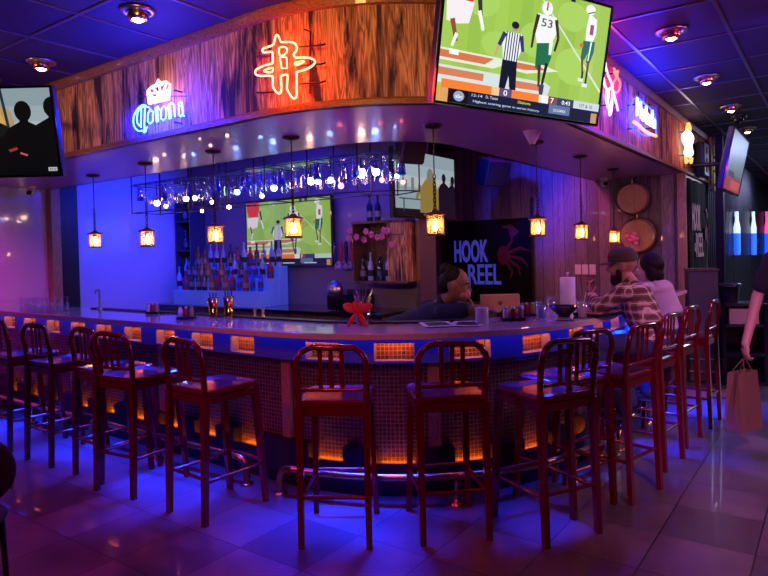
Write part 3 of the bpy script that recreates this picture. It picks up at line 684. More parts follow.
def silhouettes(pc, left=True):
    pc.R(0, 0, 1, 1, '9fb6bd'); pc.R(0, .45, 1, .62, 'c8d2cc'); pc.R(0, .62, 1, .80, 'b0c6cc')
    for k in range(9): pc.R(.03 + k * .11, .40, .075 + k * .11, .50 + .05 * ((k * 7) % 3), '7c8c94')
    pc.R(0, 0, 1, .12, '0a0d12')
    if left:
        for r, c in ((.17, 'c0b08a'), (.13, 'd8ac62'), (.09, 'f0c070'), (.05, 'ffe6a8')): pc.P(circ(.60, .62, r * .8, r * 1.4), c)
        pc.L((.665, 1), (.70, .40), .010, '24384a')
    def man(x, s, y0, c='0b0d10'):
        pc.P([(x - .16 * s, 0), (x - .16 * s, y0 - .26 * s), (x - .12 * s, y0 - .14 * s), (x - .03 * s, y0 - .06 * s), (x + .03 * s, y0 - .06 * s), (x + .12 * s, y0 - .14 * s), (x + .17 * s, y0 - .28 * s), (x + .18 * s, 0)], c)
        pc.P(circ(x, y0 + .06 * s, .058 * s, .12 * s), c); pc.R(x - .03 * s, y0 - .1 * s, x + .03 * s, y0, c)
    if left:
        man(.54, 1.15, .74, '141a1c'); man(.80, 1.0, .68); man(1.0, 1.0, .72); pc.R(.55, 0, .98, .45, '0b0d10')
        pc.P([(.67, .30), (.73, .33), (.735, .30), (.68, .27)], 'b83440'); pc.P([(.75, .27), (.80, .24), (.79, .22), (.745, .25)], 'c86a70')
        pc.R(.925, .04, .985, .085, 'cfd6d8'); pc.Tx('tru', .932, .05, .045, .025, '14181c', .01)
    else:
        pc.P([(.38, 0), (.40, .46), (.50, .62), (.64, .60), (.70, .40), (.74, 0)], 'a08838'); pc.P(circ(.56, .66, .055, .12), '8f8a6a'); pc.R(.60, 0, .66, .5, '8a6c20')
        pc.P([(.38, .50), (.31, .30), (.34, .26), (.42, .42)], 'a08838')
        man(.80, .62, .62, '0e1014'); man(.96, .62, .60, '0e1014'); pc.R(0, 0, 1, .07, '07090c'); pc.R(.06, .26, .40, .28, '49545a'); pc.R(.12, .07, .14, .28, '49545a')
def television(name_label, T, w, h, pic, m, bez=.018, dep=.06):
    t = thing('television', T.translation, name_label, 'television'); 
    mb = MB(T)
    W2, H2 = w / 2 + bez, h / 2 + bez
    mb.box((0, 0, -dep / 2 - .004), (2 * W2, 2 * H2, dep), bev=.008)
    mb.box((0, 0, -dep - .03), (w * .55, h * .55, .07), bev=.02)
    mb.build('case', M['blk_plastic'], t)
    mb = MB(T)
    for sx in (-1, 1): mb.box((sx * (W2 - bez / 2), 0, .001), (bez, 2 * H2, .012))
    for sy in (-1, 1): mb.box((0, sy * (H2 - bez / 2), .001), (2 * W2 - 2 * bez, bez, .012))
    mb.build('bezel', M['blackg'], t)
    pc = Pic(T, w, h, .0005); pic(pc); pc.mb.build('screen', m, t, use_col=True)
    return t
def bracket(t, T, wallpt, dep=.09):
    mb = MB(T); mb.box((0, 0, -dep), (.3, .3, .02)); mb.build('mount_plate', M['blk_plastic'], t)
    mb = MB(); a = T @ Vector((0, 0, -dep)); mb.tube([a, wallpt], .025, 8); mb.build('mount_arm', M['blk_plastic'], t)
# big centre television
def fitT(bl, wdir, tilt, w, h, D):
    x = wdir.normalized(); n0 = x.cross(UP).normalized(); y = (UP * math.cos(tilt) + n0 * math.sin(tilt)).normalized()
    p = atD(bl[0], bl[1], D); return frameM(p + x * w / 2 + y * h / 2, x, y)
a = math.radians(29); wd = RGT * math.cos(a) + FWD * math.sin(a)
T = fitT((436, 103.5), wd, math.radians(10), 1.225, .70, 3.42) @ Matrix.Rotation(math.radians(-1.6), 4, 'Z')
tv = television('large flat television showing football, mounted at the curve of the wood canopy', T, 1.225, .70, lambda p: football(p, True), M['screen'], bez=.014)
q, _ = FAS.pt(FAS.hit(520), 0); bracket(tv, T, Vector((q.x, q.y, 2.8)))
# left television
wd = RGT.copy(); T = fitT((60.5, 174), wd, math.radians(11), 1.0, .575, 4.35)
T = Matrix.Translation(-wd * 1.0) @ T
tv = television('flat television at far left showing dark silhouettes of people', T, 1.0, .575, lambda p: silhouettes(p, True), M['screen2'], bez=.016)
bracket(tv, T, (2.88, 5.9, 2.85))
# back wall television
p = Vector((6.10, 5.995, 1.86)); T = frameM(p, (0, -1, 0), (0, 0, 1)); tv = television('television on the blue back wall behind the liquor bottles showing football', T, 1.56, .875, lambda p: football(p, False), M['screen2'], bez=.016); bracket(tv, T, (6.2, 5.995, 1.86))
# television on the passage side
p = Vector((6.07, 3.76, 2.305)); T = frameM(p, (1, 0, 0), (0, 0, 1)); tv = television('television under the canopy showing a figure in yellow against pale sky', T, 1.27, .715, lambda p: silhouettes(p, False), M['screen2'], bez=.016); bracket(tv, T, (6.2, 3.86, 2.35), .06)
# corridor television
def greyred(pc):
    pc.R(0, 0, 1, 1, '5a6470'); pc.R(.05, .30, .95, 1, '6c7884'); pc.R(0, 0, 1, .24, 'a83a3c'); pc.R(.35, .04, .9, .20, 'd85a50'); pc.R(.15, .24, .5, .34, '2c3440'); pc.L((.3, 1), (.5, .3), .02, '828e98')
x = Vector((1, 0, 0)); y = (UP + Vector((0, -.2, 0))).normalized(); T = frameM(Vector((9.1, 1.03, 2.57)), x, y)
tv = television('television seen edge on above the corridor, right of the canopy', T, 1.45, .70, greyred, M['screen2']); bracket(tv, T, (9.1, 1.56, 2.6))

# ------------------------------------------------------------------ neon signs
M['n_cyan2'] = mat('neon_royal_blue', (.4, .6, 1), .5, emit=(.12, .35, 1), es=3)
def smooth_pts(P, closed=False, n=6):
    out = []; m = len(P); rng = range(m if closed else m - 1)
    for i in rng:
        p0 = P[(i - 1) % m] if closed or i > 0 else P[i]; p1 = P[i]; p2 = P[(i + 1) % m]; p3 = P[(i + 2) % m] if closed or i + 2 < m else P[(i + 1) % m]
        for k in range(n):
            t = k / n; out.append(tuple(.5 * ((2 * b) + (-a_ + c_) * t + (2 * a_ - 5 * b + 4 * c_ - d_) * t * t + (-a_ + 3 * b - 3 * c_ + d_) * t ** 3) for a_, b, c_, d_ in zip(p0, p1, p2, p3)))
    if not closed: out.append(P[-1])
    return out
def neon(name, label, cat, cpx, strokes, off=.07, r=.0075, zoom=1, ox=0, oy=0, housing=True):
    """strokes: (part, material, closed, smooth, radius, [(x,y)...]) traced in picture units, lifted to the sign's own plane"""
    t_ = FAS.hit(cpx, 0); p, nn = FAS.pt(t_, -off); 
    allp = [q for s in strokes for q in s[5]]
    toP = lambda x, y: atP(ox + x / zoom, oy + y / zoom, p, nn)
    mid = toP(sum(q[0] for q in allp) / len(allp), sum(q[1] for q in allp) / len(allp))
    t = thing(name, mid, label, cat)
    for part, m, cl, sm, rr, P in strokes:
        Q = smooth_pts(P, cl) if sm else P
        mb = MB(); mb.tube([toP(*q) for q in Q], rr or r, 7, closed=cl); mb.build(part, M[m], t)
    xs = [q[0] for q in allp]; ys = [q[1] for q in allp]
    if housing:
        for fx, fy in ((.2, .2), (.8, .2), (.2, .8), (.8, .8)):
            a = toP(min(xs) + fx * (max(xs) - min(xs)), min(ys) + fy * (max(ys) - min(ys))); mb = MB(); mb.cyl(a, a - nn * (off - .002), .006, n=8); mb.build('standoff', M['blk_plastic'], t)
        e = [toP(min(xs), min(ys)), toP(max(xs), min(ys)), toP(max(xs), max(ys)), toP(min(xs), max(ys))]
        for ya in (.3, .7):
            a = e[0].lerp(e[3], ya) - nn * .02; b = e[1].lerp(e[2], ya) - nn * .02; mb = MB(); mb.tube([a, b], .004, 6); mb.build('back_rod', M['blk_plastic'], t)
    return t, toP, nn
# red rocket-R sign : zoom 5.76 origin (240,20)
S = [('neon_tube', 'n_redcore', True, True, .0062, [(188, 240), (188, 192), (180, 183), (140, 187), (129, 176), (140, 162), (188, 145), (196, 130), (204, 96), (214, 86), (224, 98), (233, 122), (245, 128), (295, 127), (318, 138), (328, 160), (322, 180), (309, 196), (312, 208), (322, 218), (345, 216), (400, 218), (428, 232), (430, 248), (405, 272), (360, 290), (328, 300), (326, 312), (326, 430), (320, 448), (308, 452), (292, 436), (274, 405), (271, 385), (274, 325), (268, 314), (245, 320), (236, 328), (238, 395), (232, 418), (222, 424), (205, 410), (190, 382), (188, 335), (180, 322), (120, 322), (93, 314), (88, 298), (100, 282), (140, 262), (180, 252)]),
     ('neon_tube', 'n_redcore', True, True, .0055, [(226, 165), (235, 156), (258, 156), (270, 166), (270, 182), (256, 200), (240, 206), (228, 200)]), ('neon_tube', 'n_redcore', True, False, .0055, [(230, 215), (268, 215), (272, 278), (240, 278)]),
     ('neon_tube', 'n_gold', True, True, .006, [(140, 290), (186, 275), (184, 298), (150, 300)]), ('neon_tube', 'n_gold', True, True, .006, [(320, 245), (368, 238), (340, 256), (320, 258)])]
t, toP, nn = neon('neon_sign', 'red neon basketball emblem with an R in a ring on the wood canopy', 'neon sign', 285, S, zoom=5.76, ox=240, oy=20, housing=False)
mb = MB(); mb.tube([toP(355, 45) - nn * .03, toP(390, 60) - nn * .03, toP(385, 420) - nn * .03], .006, 6); mb.build('support_frame', M['blk_plastic'], t)
for y in (150, 260, 365): 
    mb = MB(); mb.tube([toP(330, y) - nn * .02, toP(455, y - 10) - nn * .02, toP(465, y - 25) - nn * .05], .006, 6); mb.build('support_frame', M['blk_plastic'], t)
for y in (205, 415):
    mb = MB(); mb.tube([toP(75, y - 5) - nn * .04, toP(120, y) - nn * .02, toP(190, y - 5) - nn * .02], .006, 6); mb.build('support_frame', M['blk_plastic'], t)
# Corona : zoom 8.225 origin (120,70)
Z = 8.225
def dbl(P, dx=14, dy=-3): return [P, [(x + dx, y + dy) for x, y in P]]
L_ = []
def w(P, sm=False, r=.0065): L_.append(('neon_letter', 'n_cyan', False, sm, r, P))
w([(215, 295), (180, 290), (135, 335), (110, 400), (118, 465), (150, 500), (195, 495), (225, 470)], True); w([(240, 310), (200, 300), (155, 330), (140, 390), (145, 440), (175, 470)], True)
w([(205, 300), (198, 515)]); w([(175, 320), (172, 455)]); w([(200, 515), (213, 505), (213, 470)])
for dx, sl in ((0, 0), (93, -.0)):
    pass
def o_(x, y): w([(x, y + 30), (x + 22, y), (x + 42, y + 18), (x + 40, y + 95), (x + 18, y + 118), (x - 2, y + 100), (x, y + 30)])
o_(230, 325)
w([(290, 310), (302, 430)]); w([(292, 320), (312, 300), (322, 330)]); w([(306, 320), (314, 425)])
o_(338, 297)
w([(398, 295), (408, 405)]); w([(400, 290), (425, 272), (445, 285), (452, 388)]); w([(412, 292), (420, 400)])
w([(480, 285), (500, 258), (512, 275), (518, 375), (528, 380)]); w([(512, 290), (485, 300), (484, 365), (500, 385), (516, 360)])
cr = [('crown_tube', 'n_gold', False, False, .009, [(238, 275), (230, 200), (228, 170), (262, 140), (300, 120), (316, 80), (335, 105), (380, 95), (412, 120), (408, 180), (402, 240), (250, 275), (238, 275)]),
      ('crown_tube', 'n_gold', False, True, .008, [(245, 262), (300, 240), (395, 225)]), ('crown_tube', 'n_gold', False, True, .008, [(240, 175), (262, 215), (280, 235)]), ('crown_tube', 'n_gold', False, True, .008, [(268, 145), (300, 180), (318, 228), (330, 175), (318, 128)]),
      ('crown_tube', 'n_gold', False, True, .008, [(380, 110), (365, 160), (345, 222)]), ('crown_tube', 'n_gold', False, True, .008, [(405, 150), (390, 190), (375, 220)]), ('crown_tube', 'n_gold', False, False, .008, [(285, 135), (350, 120)]), ('crown_tube', 'n_gold', False, False, .008, [(240, 235), (402, 205)]), ('crown_tube', 'n_gold', False, False, .008, [(250, 252), (398, 222)]), ('crown_tube', 'n_gold', False, False, .008, [(245, 195), (405, 165)])]
t, toP, nn = neon('neon_sign', 'blue neon script with a glowing gold crown above it', 'neon sign', 160, L_ + cr, zoom=Z, ox=120, oy=70)
# right run signs: zoom 7.2 origin (595,60)
S = [('blue_tube', 'n_cyan2', False, True, .009, [(75, 15), (80, 60), (95, 110), (120, 170), (125, 200)]), ('blue_tube', 'n_cyan2', False, True, .009, [(60, 125), (70, 180), (85, 215), (78, 270), (90, 340), (100, 345)]),
     ('red_tube', 'n_red', False, True, .009, [(135, 60), (150, 85), (165, 80), (160, 120), (178, 160), (175, 210), (150, 235), (128, 205), (135, 160), (152, 125), (135, 85)]), ('white_tube', 'n_white', False, True, .008, [(88, 235), (112, 200), (125, 230), (120, 300), (105, 400)]),
     ('white_tube', 'n_redcore', False, True, .009, [(132, 230), (150, 300), (165, 365)]), ('white_tube', 'n_white', False, True, .008, [(90, 210), (100, 250), (92, 290), (100, 350), (108, 395), (120, 350), (125, 260)])]
neon('neon_sign', 'red white and blue neon figure sign just right of the big television', 'neon sign', 612, S, zoom=7.2, ox=595, oy=60)
S = [('border_tube', 'n_blue', True, False, .007, [(250, 345), (275, 290), (300, 262), (420, 370), (440, 440), (440, 545), (350, 545), (255, 480)]),
     ('swoosh_tube', 'n_orange', False, True, .015, [(280, 445), (320, 475), (370, 520), (440, 548)])]
for dx in range(1): pass
mo = [[(303, 400), (303, 275), (322, 340), (330, 300), (332, 420)], [(342, 430), (343, 360), (358, 372), (358, 440), (342, 430)], [(370, 450), (368, 330), (370, 380), (382, 390), (382, 462), (370, 450)], [(392, 425), (404, 432), (402, 405), (392, 400), (392, 465), (404, 475)], [(411, 360), (413, 480)], [(420, 428), (430, 432), (430, 490), (420, 485), (420, 428)]]
for P in mo: S.append(('neon_letter', 'n_white', False, False, .011, P))
neon('neon_sign', 'blue bordered neon beer sign with white lettering and orange swoosh', 'neon sign', 643, S, zoom=7.2, ox=595, oy=60)
# zoom 8.229 origin (660,100)
S = [('orange_tube', 'n_orange', False, True, .02, [(232, 195), (222, 240), (236, 262), (246, 235), (234, 195)]), ('white_tube', 'n_white', True, True, .022, [(195, 290), (225, 262), (262, 300), (262, 345), (250, 380), (262, 440), (235, 455), (210, 440), (218, 380), (195, 330)]),
     ('white_tube', 'n_white', False, True, .022, [(230, 270), (232, 340), (236, 440)]), ('orange_tube', 'n_orange', False, False, .018, [(212, 460), (215, 515), (228, 500)]), ('orange_tube', 'n_orange', False, False, .018, [(245, 455), (256, 515), (262, 480)])]
neon('neon_sign', 'white and orange neon sign shaped like a figure, farthest on the canopy', 'neon sign', 688, S, zoom=8.229, ox=660, oy=100)
# dark boxes on canopy end
p = atV(702, 160, 1.50); t = thing('wall_speaker', p, 'small dark speaker box on the canopy end near the corridor', 'speaker'); mb = MB(); mb.box(p, (.35, .12, .45), bev=.01); mb.build('cabinet', M['blk_plastic'], t); mb = MB(); mb.cyl(p + Vector((0, -.062, -.08)), p + Vector((0, -.07, -.08)), .10, n=16); mb.cyl(p + Vector((0, -.062, .12)), p + Vector((0, -.07, .12)), .05, n=14); mb.build('grille', M['redw'], t)
p = atV(713, 165, 1.50); t = thing('vent_panel', p, 'small brass coloured metal panel beside the dark speaker box', 'panel'); mb = MB(); mb.box(p, (.45, .05, .8), bev=.01); mb.build('panel', M['brass'], t)
for k in range(4):
    mb = MB(); mb.box(p + Vector((0, -.03, -.3 + k * .2)), (.38, .02, .02)); mb.build('louvre', M['brass'], t)

# ------------------------------------------------------------------ HOOK & REEL panel and banner
def crab(mb, cx, cy, s, mi, z):
    mb.poly(circ(cx, cy, .30 * s, .42 * s, 18), z, mi)
    for k, (a0, l1, a1, l2) in enumerate([(55, .5, 110, .45), (20, .6, -20, .45), (-10, .6, -50, .45), (-35, .6, -80, .4), (-60, .55, -110, .35)]):
        a0, a1 = math.radians(a0), math.radians(a1); p0 = (cx + .25 * s * math.cos(a0), cy + .3 * s * math.sin(a0)); p1 = (p0[0] + l1 * s * math.cos(a0), p0[1] + l1 * s * math.sin(a0)); p2 = (p1[0] + l2 * s * math.cos(a1), p1[1] + l2 * s * math.sin(a1))
        for a, b, wa, wb in ((p0, p1, .07, .06), (p1, p2, .06, .015)):
            l = math.hypot(b[0] - a[0], b[1] - a[1]); nx, ny = -(b[1] - a[1]) / l * s, (b[0] - a[0]) / l * s
            mb.poly([(a[0] + nx * wa, a[1] + ny * wa), (a[0] - nx * wa, a[1] - ny * wa), (b[0] - nx * wb, b[1] - ny * wb), (b[0] + nx * wb, b[1] + ny * wb)], z + .0004 * (k + 1), mi)
    mb.poly([(cx + .45 * s, cy + .75 * s), (cx + .75 * s, cy + 1.0 * s), (cx + .35 * s, cy + 1.35 * s), (cx - .1 * s, cy + 1.25 * s), (cx + .3 * s, cy + 1.1 * s)], z + .0005, mi)
def hook(mb, x, y, w, h, z, mi, th):
    mb.text('HOOK', x, y + h * .48, w * .74, h * .50, z, mi, th=th, bold=.03); mb.text('REEL', x + w * .30, y, w * .70, h * .44, z, mi, th=th, bold=.015); mb.text('&', x + w * .16, y + h * .10, w * .10, h * .16, z, mi, th=th, bold=.01)
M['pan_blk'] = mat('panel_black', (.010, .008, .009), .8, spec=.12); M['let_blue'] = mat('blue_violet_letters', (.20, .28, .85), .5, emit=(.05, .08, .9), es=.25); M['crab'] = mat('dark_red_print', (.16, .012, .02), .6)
M['let_white'] = mat('cream_print', (.62, .45, .38), .6)
tl, br = atU(445, 222, 8.62), atU(531, 303, 8.62)
cx, cy, pw, ph = 8.62, (tl.y + br.y) / 2, tl.y - br.y, tl.z - br.z + .0
cz = (tl.z + br.z) / 2
T = frameM(Vector((8.66, cy, cz)), (0, -1, 0), (0, 0, 1))
t = thing('wall_sign', (8.66, cy, cz), 'black wall panel with blue letters and a dark red crab behind the bartender', 'sign')
mb = MB(T); mb.box((0, 0, 0), (pw, ph, .06), bev=.006); mb.build('panel', M['pan_blk'], t)
a, b = atU(455, 284, 8.62), atU(500, 238, 8.62)
mb = MB(T); hook(mb, -(a.y - cy), a.z - cz, a.y - b.y, b.z - a.z, .031, 0, .012); mb.build('lettering', M['let_blue'], t)
mb = MB(T); crab(mb, .28, .08, .34, 0, .0305); mb.build('crab_print', M['crab'], t)
for sx, lab in ((-1, 'l'), (1, 'r')):
    yy = cy - sx * (pw / 2 + .03); t = thing('door_frame_post' if False else 'brass_strip', (8.66, yy, 0), 'thin brass wall strip at the %s edge of the black crab panel' % ('left' if sx < 0 else 'right'), 'trim')
    mb = MB(); mb.box((8.67, yy, 1.15), (.05, .045, 2.3)); mb.build('strip', M['brass'], t)
T = frameM(Vector((9.5, 1.56, 1.82)), (1, 0, 0), (0, 0, 1))
t = thing('hanging_banner', (9.5, 1.56, 2.4), 'black cloth banner with cream letters and crab hanging on the side wall', 'banner')
mb = MB(T); n = 14; wv = lambda k: .018 * math.sin(k * 1.3) + .02
vs = [];
for k in range(n + 1):
    f = k / n; xt = -.72 + 1.55 * f; xb = -.70 + 1.25 * f
    vs += [(xt, .60, wv(k) * .5), (xt * .97, 0, wv(k)), (xb, -.62, wv(k) + .01), (xt, .60, wv(k) * .5 - .006), (xt * .97, 0, wv(k) - .006), (xb, -.62, wv(k) + .004)]
fs = []
for k in range(n):
    a = 6 * k; b = a + 6
    fs += [(a, a + 1, b + 1, b), (a + 1, a + 2, b + 2, b + 1), (a + 3, b + 3, b + 4, a + 4), (a + 4, b + 4, b + 5, a + 5), (a, b, b + 3, a + 3), (a + 2, a + 5, b + 5, b + 2)]
fs += [(0, 3, 4, 1), (1, 4, 5, 2), (6 * n, 6 * n + 1, 6 * n + 4, 6 * n + 3), (6 * n + 1, 6 * n + 2, 6 * n + 5, 6 * n + 4)]
mb.add(vs, fs, 0, sm=False); mb.build('cloth', M['pan_blk'], t)
mb = MB(T); hook(mb, -.62, -.42, .80, .72, .045, 0, .004); mb.build('lettering', M['let_white'], t)
mb = MB(T); crab(mb, .40, -.10, .26, 0, .046); mb.build('crab_print', M['crab'], t)

# ------------------------------------------------------------------ barrel ends, switch plates, ornament on the far wall
for px, py, rr, lab in ((632, 198.5, .205, 'upper round wooden barrel end on the far wall'), (637, 235.5, .225, 'lower round wooden barrel end on the far wall')):
    p = atU(px, py, 8.55); t = thing('barrel_end', (8.70, p.y, p.z), lab, 'barrel')
    mb = MB(); mb.lathe([(rr * .97, -.012), (rr * 1.05, .07), (rr, .15), (rr * .93, .15)], (8.70, p.y, p.z), 28, 0, (-1, 0, 0)); mb.build('stave_ring', M['darkwood'], t)
    mb = MB(); mb.lathe([(rr * .90, .140), (rr * .90, .153)], (8.70, p.y, p.z), 28, 0, (-1, 0, 0)); mb.build('head', M['pilaster'], t)
    mb = MB(); mb.lathe([(rr * 1.06, .06), (rr * 1.075, .06), (rr * 1.07, .09), (rr * 1.05, .09)], (8.70, p.y, p.z), 28, 0, (-1, 0, 0)); mb.build('hoop', M['black'], t)
    mb = MB(); mb.box((8.60, p.y, p.z + rr + .03), (.04, .02, .07)); mb.build('hook', M['brass'], t)
for k, px in enumerate((578, 585, 592.5)):
    p = atU(px, 269.5, 8.69); t = thing('switch_plate', p, 'pale wall plate, %s of three beside the pendant cords' % ('leftmost', 'middle', 'rightmost')[k], 'switch', 0, 'wall switch plates')
    mb = MB(); mb.box(p, (.012, .085, .14), bev=.003); mb.build('plate', M['white'], t); mb = MB(); mb.box(p + Vector((-.008, 0, 0)), (.01, .03, .06)); mb.build('rocker', M['white'], t)
p = atU(633, 240, 8.45); t = thing('flower_sprig', p, 'pink coral like flower sprig glowing in front of the lower barrel end', 'flower')
M['pinkg'] = mat('pink_blossom', (.9, .2, .4), .5)
for k in range(9):
    a = k * 2.4; q = p + Vector((0, .09 * math.cos(a) * (k / 9), .09 * math.sin(a) * (k / 9) + .02)); mb = MB(); mb.ell(q, (.02, .026, .026), n=8, m=6); mb.build('blossom', M['pinkg'], t)
mb = MB(); mb.tube([p + Vector((.1, .0, -.02)), p, p + Vector((0, .06, .06))], .005, 5); mb.tube([p + Vector((.16, .0, -.06)), p + Vector((.1, 0, -.02))], .005, 5); mb.build('stem', M['darkwood'], t)

# ------------------------------------------------------------------ corridor side
for k, (px, lab, mt) in enumerate(((735, 'tall white and blue bottle shaped light, nearest on the corrugated wall', 'n_white'), (752, 'second white and blue bottle shaped light on the corrugated wall', 'n_white'), (765.5, 'magenta topped bottle shaped light at the right edge', 'n_mag'))):
    p = atV(px, 232, 1.55); hh = (atV(px, 211, 1.52).z - atV(px, 256, 1.52).z); wv_ = .46 if k == 0 else .5
    T = frameM(p, (1, 0, 0), (0, 0, 1)); t = thing('bottle_light', p, lab, 'neon sign', 0, 'bottle shaped wall lights')
    s = hh; q = Vector((p.x, p.y - .03, p.z))
    mb = MB(); mb.box(q + Vector((0, .05, 0)), (.05, .05, hh * .7)); mb.build('backing', M['blk_plastic'], t)
    mb = MB(); mb.lathe([(.058, -.03 * s), (.058, .10 * s), (.035, .26 * s), (.03, .44 * s), (.035, .46 * s)], q, 16); mb.build('upper_bottle', mat('lit_' + mt, (1, 1, 1), .5, emit=(.6, .78, 1) if mt == 'n_white' else (1, .04, .35), es=1.0), t)
    mb = MB(); mb.lathe([(.05, -.52 * s), (.055, -.48 * s), (.059, -.40 * s), (.059, -.03 * s)], q, 16); mb.build('lower_bottle', mat('lit_blue', (.1, .3, 1), .5, emit=(.01, .09, 1), es=1.2), t)
# low partition clad in panel with metal strips, at the end of the bar
M['panelg'] = mat('olive_laminate', (.07, .066, .045), .6)
a, b = atD(688.5, 300, 7.15), atD(718.5, 300, 7.05)
cxy = (a + b) / 2; wdt = (a - b).length; dx = (b - a).normalized(); rz = math.atan2(dx.y, dx.x)
t = thing('service_station', (cxy.x, cxy.y, 0), 'olive panelled service station at the end of the bar below the banner', 'cabinet', rz)
mb = MB(); mb.box((0, .16, .64), (wdt, .32, 1.26), bev=.008); mb.build('body', M['panelg'], t, world=False)
mb = MB(); mb.box((0, -.004, .13), (wdt, .01, .02)); mb.build('metal_strip', M['brass'], t, world=False)
mb = MB(); mb.box((0, .16, 1.28), (wdt + .02, .35, .025)); mb.build('top', M['darkwood'], t, world=False)
mb = MB(); mb.box((0, -.004, .27), (wdt, .01, .012)); mb.build('metal_strip', M['steel'], t, world=False)
a, b = atD(722, 300, 6.95), atD(768, 300, 6.85); cxy = (a + b) / 2; wdt = (a - b).length; dx = (b - a).normalized(); rz = math.atan2(dx.y, dx.x)
t = thing('side_stand', (cxy.x, cxy.y, 0), 'dark side stand with shelves against the corrugated wall behind the paper bag', 'cabinet', rz)
mb = MB()
for sx in (-1, 1): mb.box((sx * (wdt / 2 - .02), .2, .45), (.04, .4, .9))
mb.box((0, .39, .45), (wdt - .08, .02, .9)); mb.build('frame', M['blackg'], t, world=False)
for z in (.02, .34, .66, .89): mb = MB(); mb.box((0, .19, z), (wdt - .08, .37, .03)); mb.build('shelf', M['black'], t, world=False)
c2 = cxy
p = t.matrix_basis @ Vector((-.11, .16, .905)); b = thing('storage_bin', p, 'black bin on top of the dark side stand', 'bin', rz); mb = MB(); mb.lathe([(.09, 0), (.11, .2), (.118, .2), (.118, .185)], n=18); mb.build('tub', M['blk_plastic'], b, world=False)
mb = MB(); mb.lathe([(.12, .2), (.12, .215), (.02, .22)], n=18); mb.build('lid', M['blackg'], b, world=False)
p = t.matrix_basis @ Vector((0, .14, .675)); b = thing('cardboard_box', p, 'brown cardboard box on the shelf of the dark side stand', 'box', rz); mb = MB(); mb.box((0, 0, .085), (.30, .22, .17), bev=.003); mb.build('carton', M['card'], b, world=False); mb = MB(); mb.box((0, 0, .1715), (.30, .05, .002)); mb.build('tape', M['kraft'], b, world=False)
p = atz(706, 394, 0); t = thing('floor_reflection', (p.x, p.y, 0), 'brown sheet for the brass reflection on the floor in front of the service station', 'reflection', rz); mb = MB(); mb.box((0, 0, .006), (.5, .42, .012), bev=.004); mb.build('reflection_sheet', mat('brown_reflection', (.30, .12, .06), .7), t, world=False)  # brass reflection on the floor put in as a brown sheet
mb = MB(); mb.box((0, -.2, .0135), (.5, .02, .003)); mb.build('sheet_edge', M['blk_plastic'], t, world=False)
# ------------------------------------------------------------------ back bar
def box_thing(name, lab, cat, parts, loc, rz=0):
    t = thing(name, loc, lab, cat, rz)
    for nm, bs, m in parts:
        mb = MB()
        for c, d in bs: mb.box(c, d, bev=min(.004, min(d) / 3))
        mb.build(nm, m, t, world=False)
    return t
M['bluetile'] = mat('back_bar_laminate', (.25, .28, .40), .3); M['frost'] = mat('frosted_step', (.25, .4, .8), .35, emit=(.01, .08, .8), es=.22)
# cabinet along the partition: local x -> along V, origin at floor
t = thing('back_counter', (5.80, 6.05, 0), 'long low back counter under the wall television', 'counter')
mb = MB(); mb.box((5.83, 6.05, .43), (.70, 4.1, .86)); mb.build('body', M['darkwood'], t)
mb = MB(); mb.box((5.81, 6.05, .88), (.76, 4.14, .04), bev=.005); mb.build('worktop', M['blackg'], t)
for k in range(5):
    y = 4.42 + k * .82; mb = MB(); mb.box((5.472, y, .42), (.02, .76, .76), bev=.004); d_ = mb.build('door', M['steel'], t); mb = MB(); mb.cyl((5.45, y - .32, .55), (5.45, y - .32, .75), .008, n=8); mb.build('handle', M['steel'], d_)
t = thing('bottle_riser', (5.85, 6.9, .90), 'blue lit stepped riser carrying the liquor bottles', 'shelf')
for k, (x0, z) in enumerate(((5.56, .20), (5.73, .36), (5.90, .52))):
    mb = MB(); mb.box((x0 + .08, 6.86, .90 + z / 2), (.165, 1.80, z - .002), bev=.004); mb.build('step', M['frost'], t)
BK = []
def bottle_proto(kind):
    body, neck, h, gl, lab_, cap = kind
    t = thing('liquor_bottle', (0, 0, -5), 'x', 'bottle')
    mb = MB(); mb.lathe([(body * .9, 0), (body, .01), (body, h * .55), (body * .8, h * .64), (neck, h * .74), (neck, h * .92), (neck * 1.15, h * .93), (neck * 1.15, h * .95)], n=12); mb.build('glass_body', gl, t, world=False)
    mb = MB(); mb.lathe([(neck * 1.2, h * .95), (neck * 1.2, h), (neck * .9, h * 1.01)], n=10); mb.build('cap', cap, t, world=False)
    mb = MB(); mb.lathe([(body * 1.015, h * .16), (body * 1.015, h * .38)], n=12); mb.f = mb.f[:12]; mb.mi = mb.mi[:12]; mb.col = mb.col[:12]; mb.smooth = mb.smooth[:12]; mb.uv = mb.uv[:12]; mb.build('paper_label', lab_, t, world=False)
    return t
gb = mat('dark_bottle', (.02, .03, .05), .08, coat=.5); ga = mat('amber_bottle', (.30, .10, .02), .08, coat=.5); gc = mat('pale_bottle', (.35, .45, .7), .08, coat=.5); gr = mat('red_bottle', (.35, .02, .05), .1, coat=.5)
lb = mat('faded_label', (.22, .20, .22), .6); lr_ = mat('blue_label', (.05, .07, .20), .6)
kinds = [(.038, .013, .31, gb, lb, M['blackg']), (.042, .014, .29, ga, M['card'], M['brass']), (.037, .012, .33, gc, M['navyc'], M['steel']), (.045, .016, .26, gr, lr_, M['blackg']), (.036, .013, .30, M['glassb'], lr_, M['redw'])]
kname = ['dark', 'amber', 'pale', 'red', 'blue']
def items(protos, spots, group):
    """spots: (kind index, loc, label)"""
    used = {}
    for k, loc, lab in spots:
        if k not in used: used[k] = protos[k](); o = used[k]; o.location = loc; o['label'] = lab; o['group'] = group
        else: dup(used[k], loc, random.uniform(0, 6), lab, group)
bp = [lambda k=k: bottle_proto(kinds[k]) for k in range(5)]
sp = []
rown = ['front step', 'middle step', 'top step']
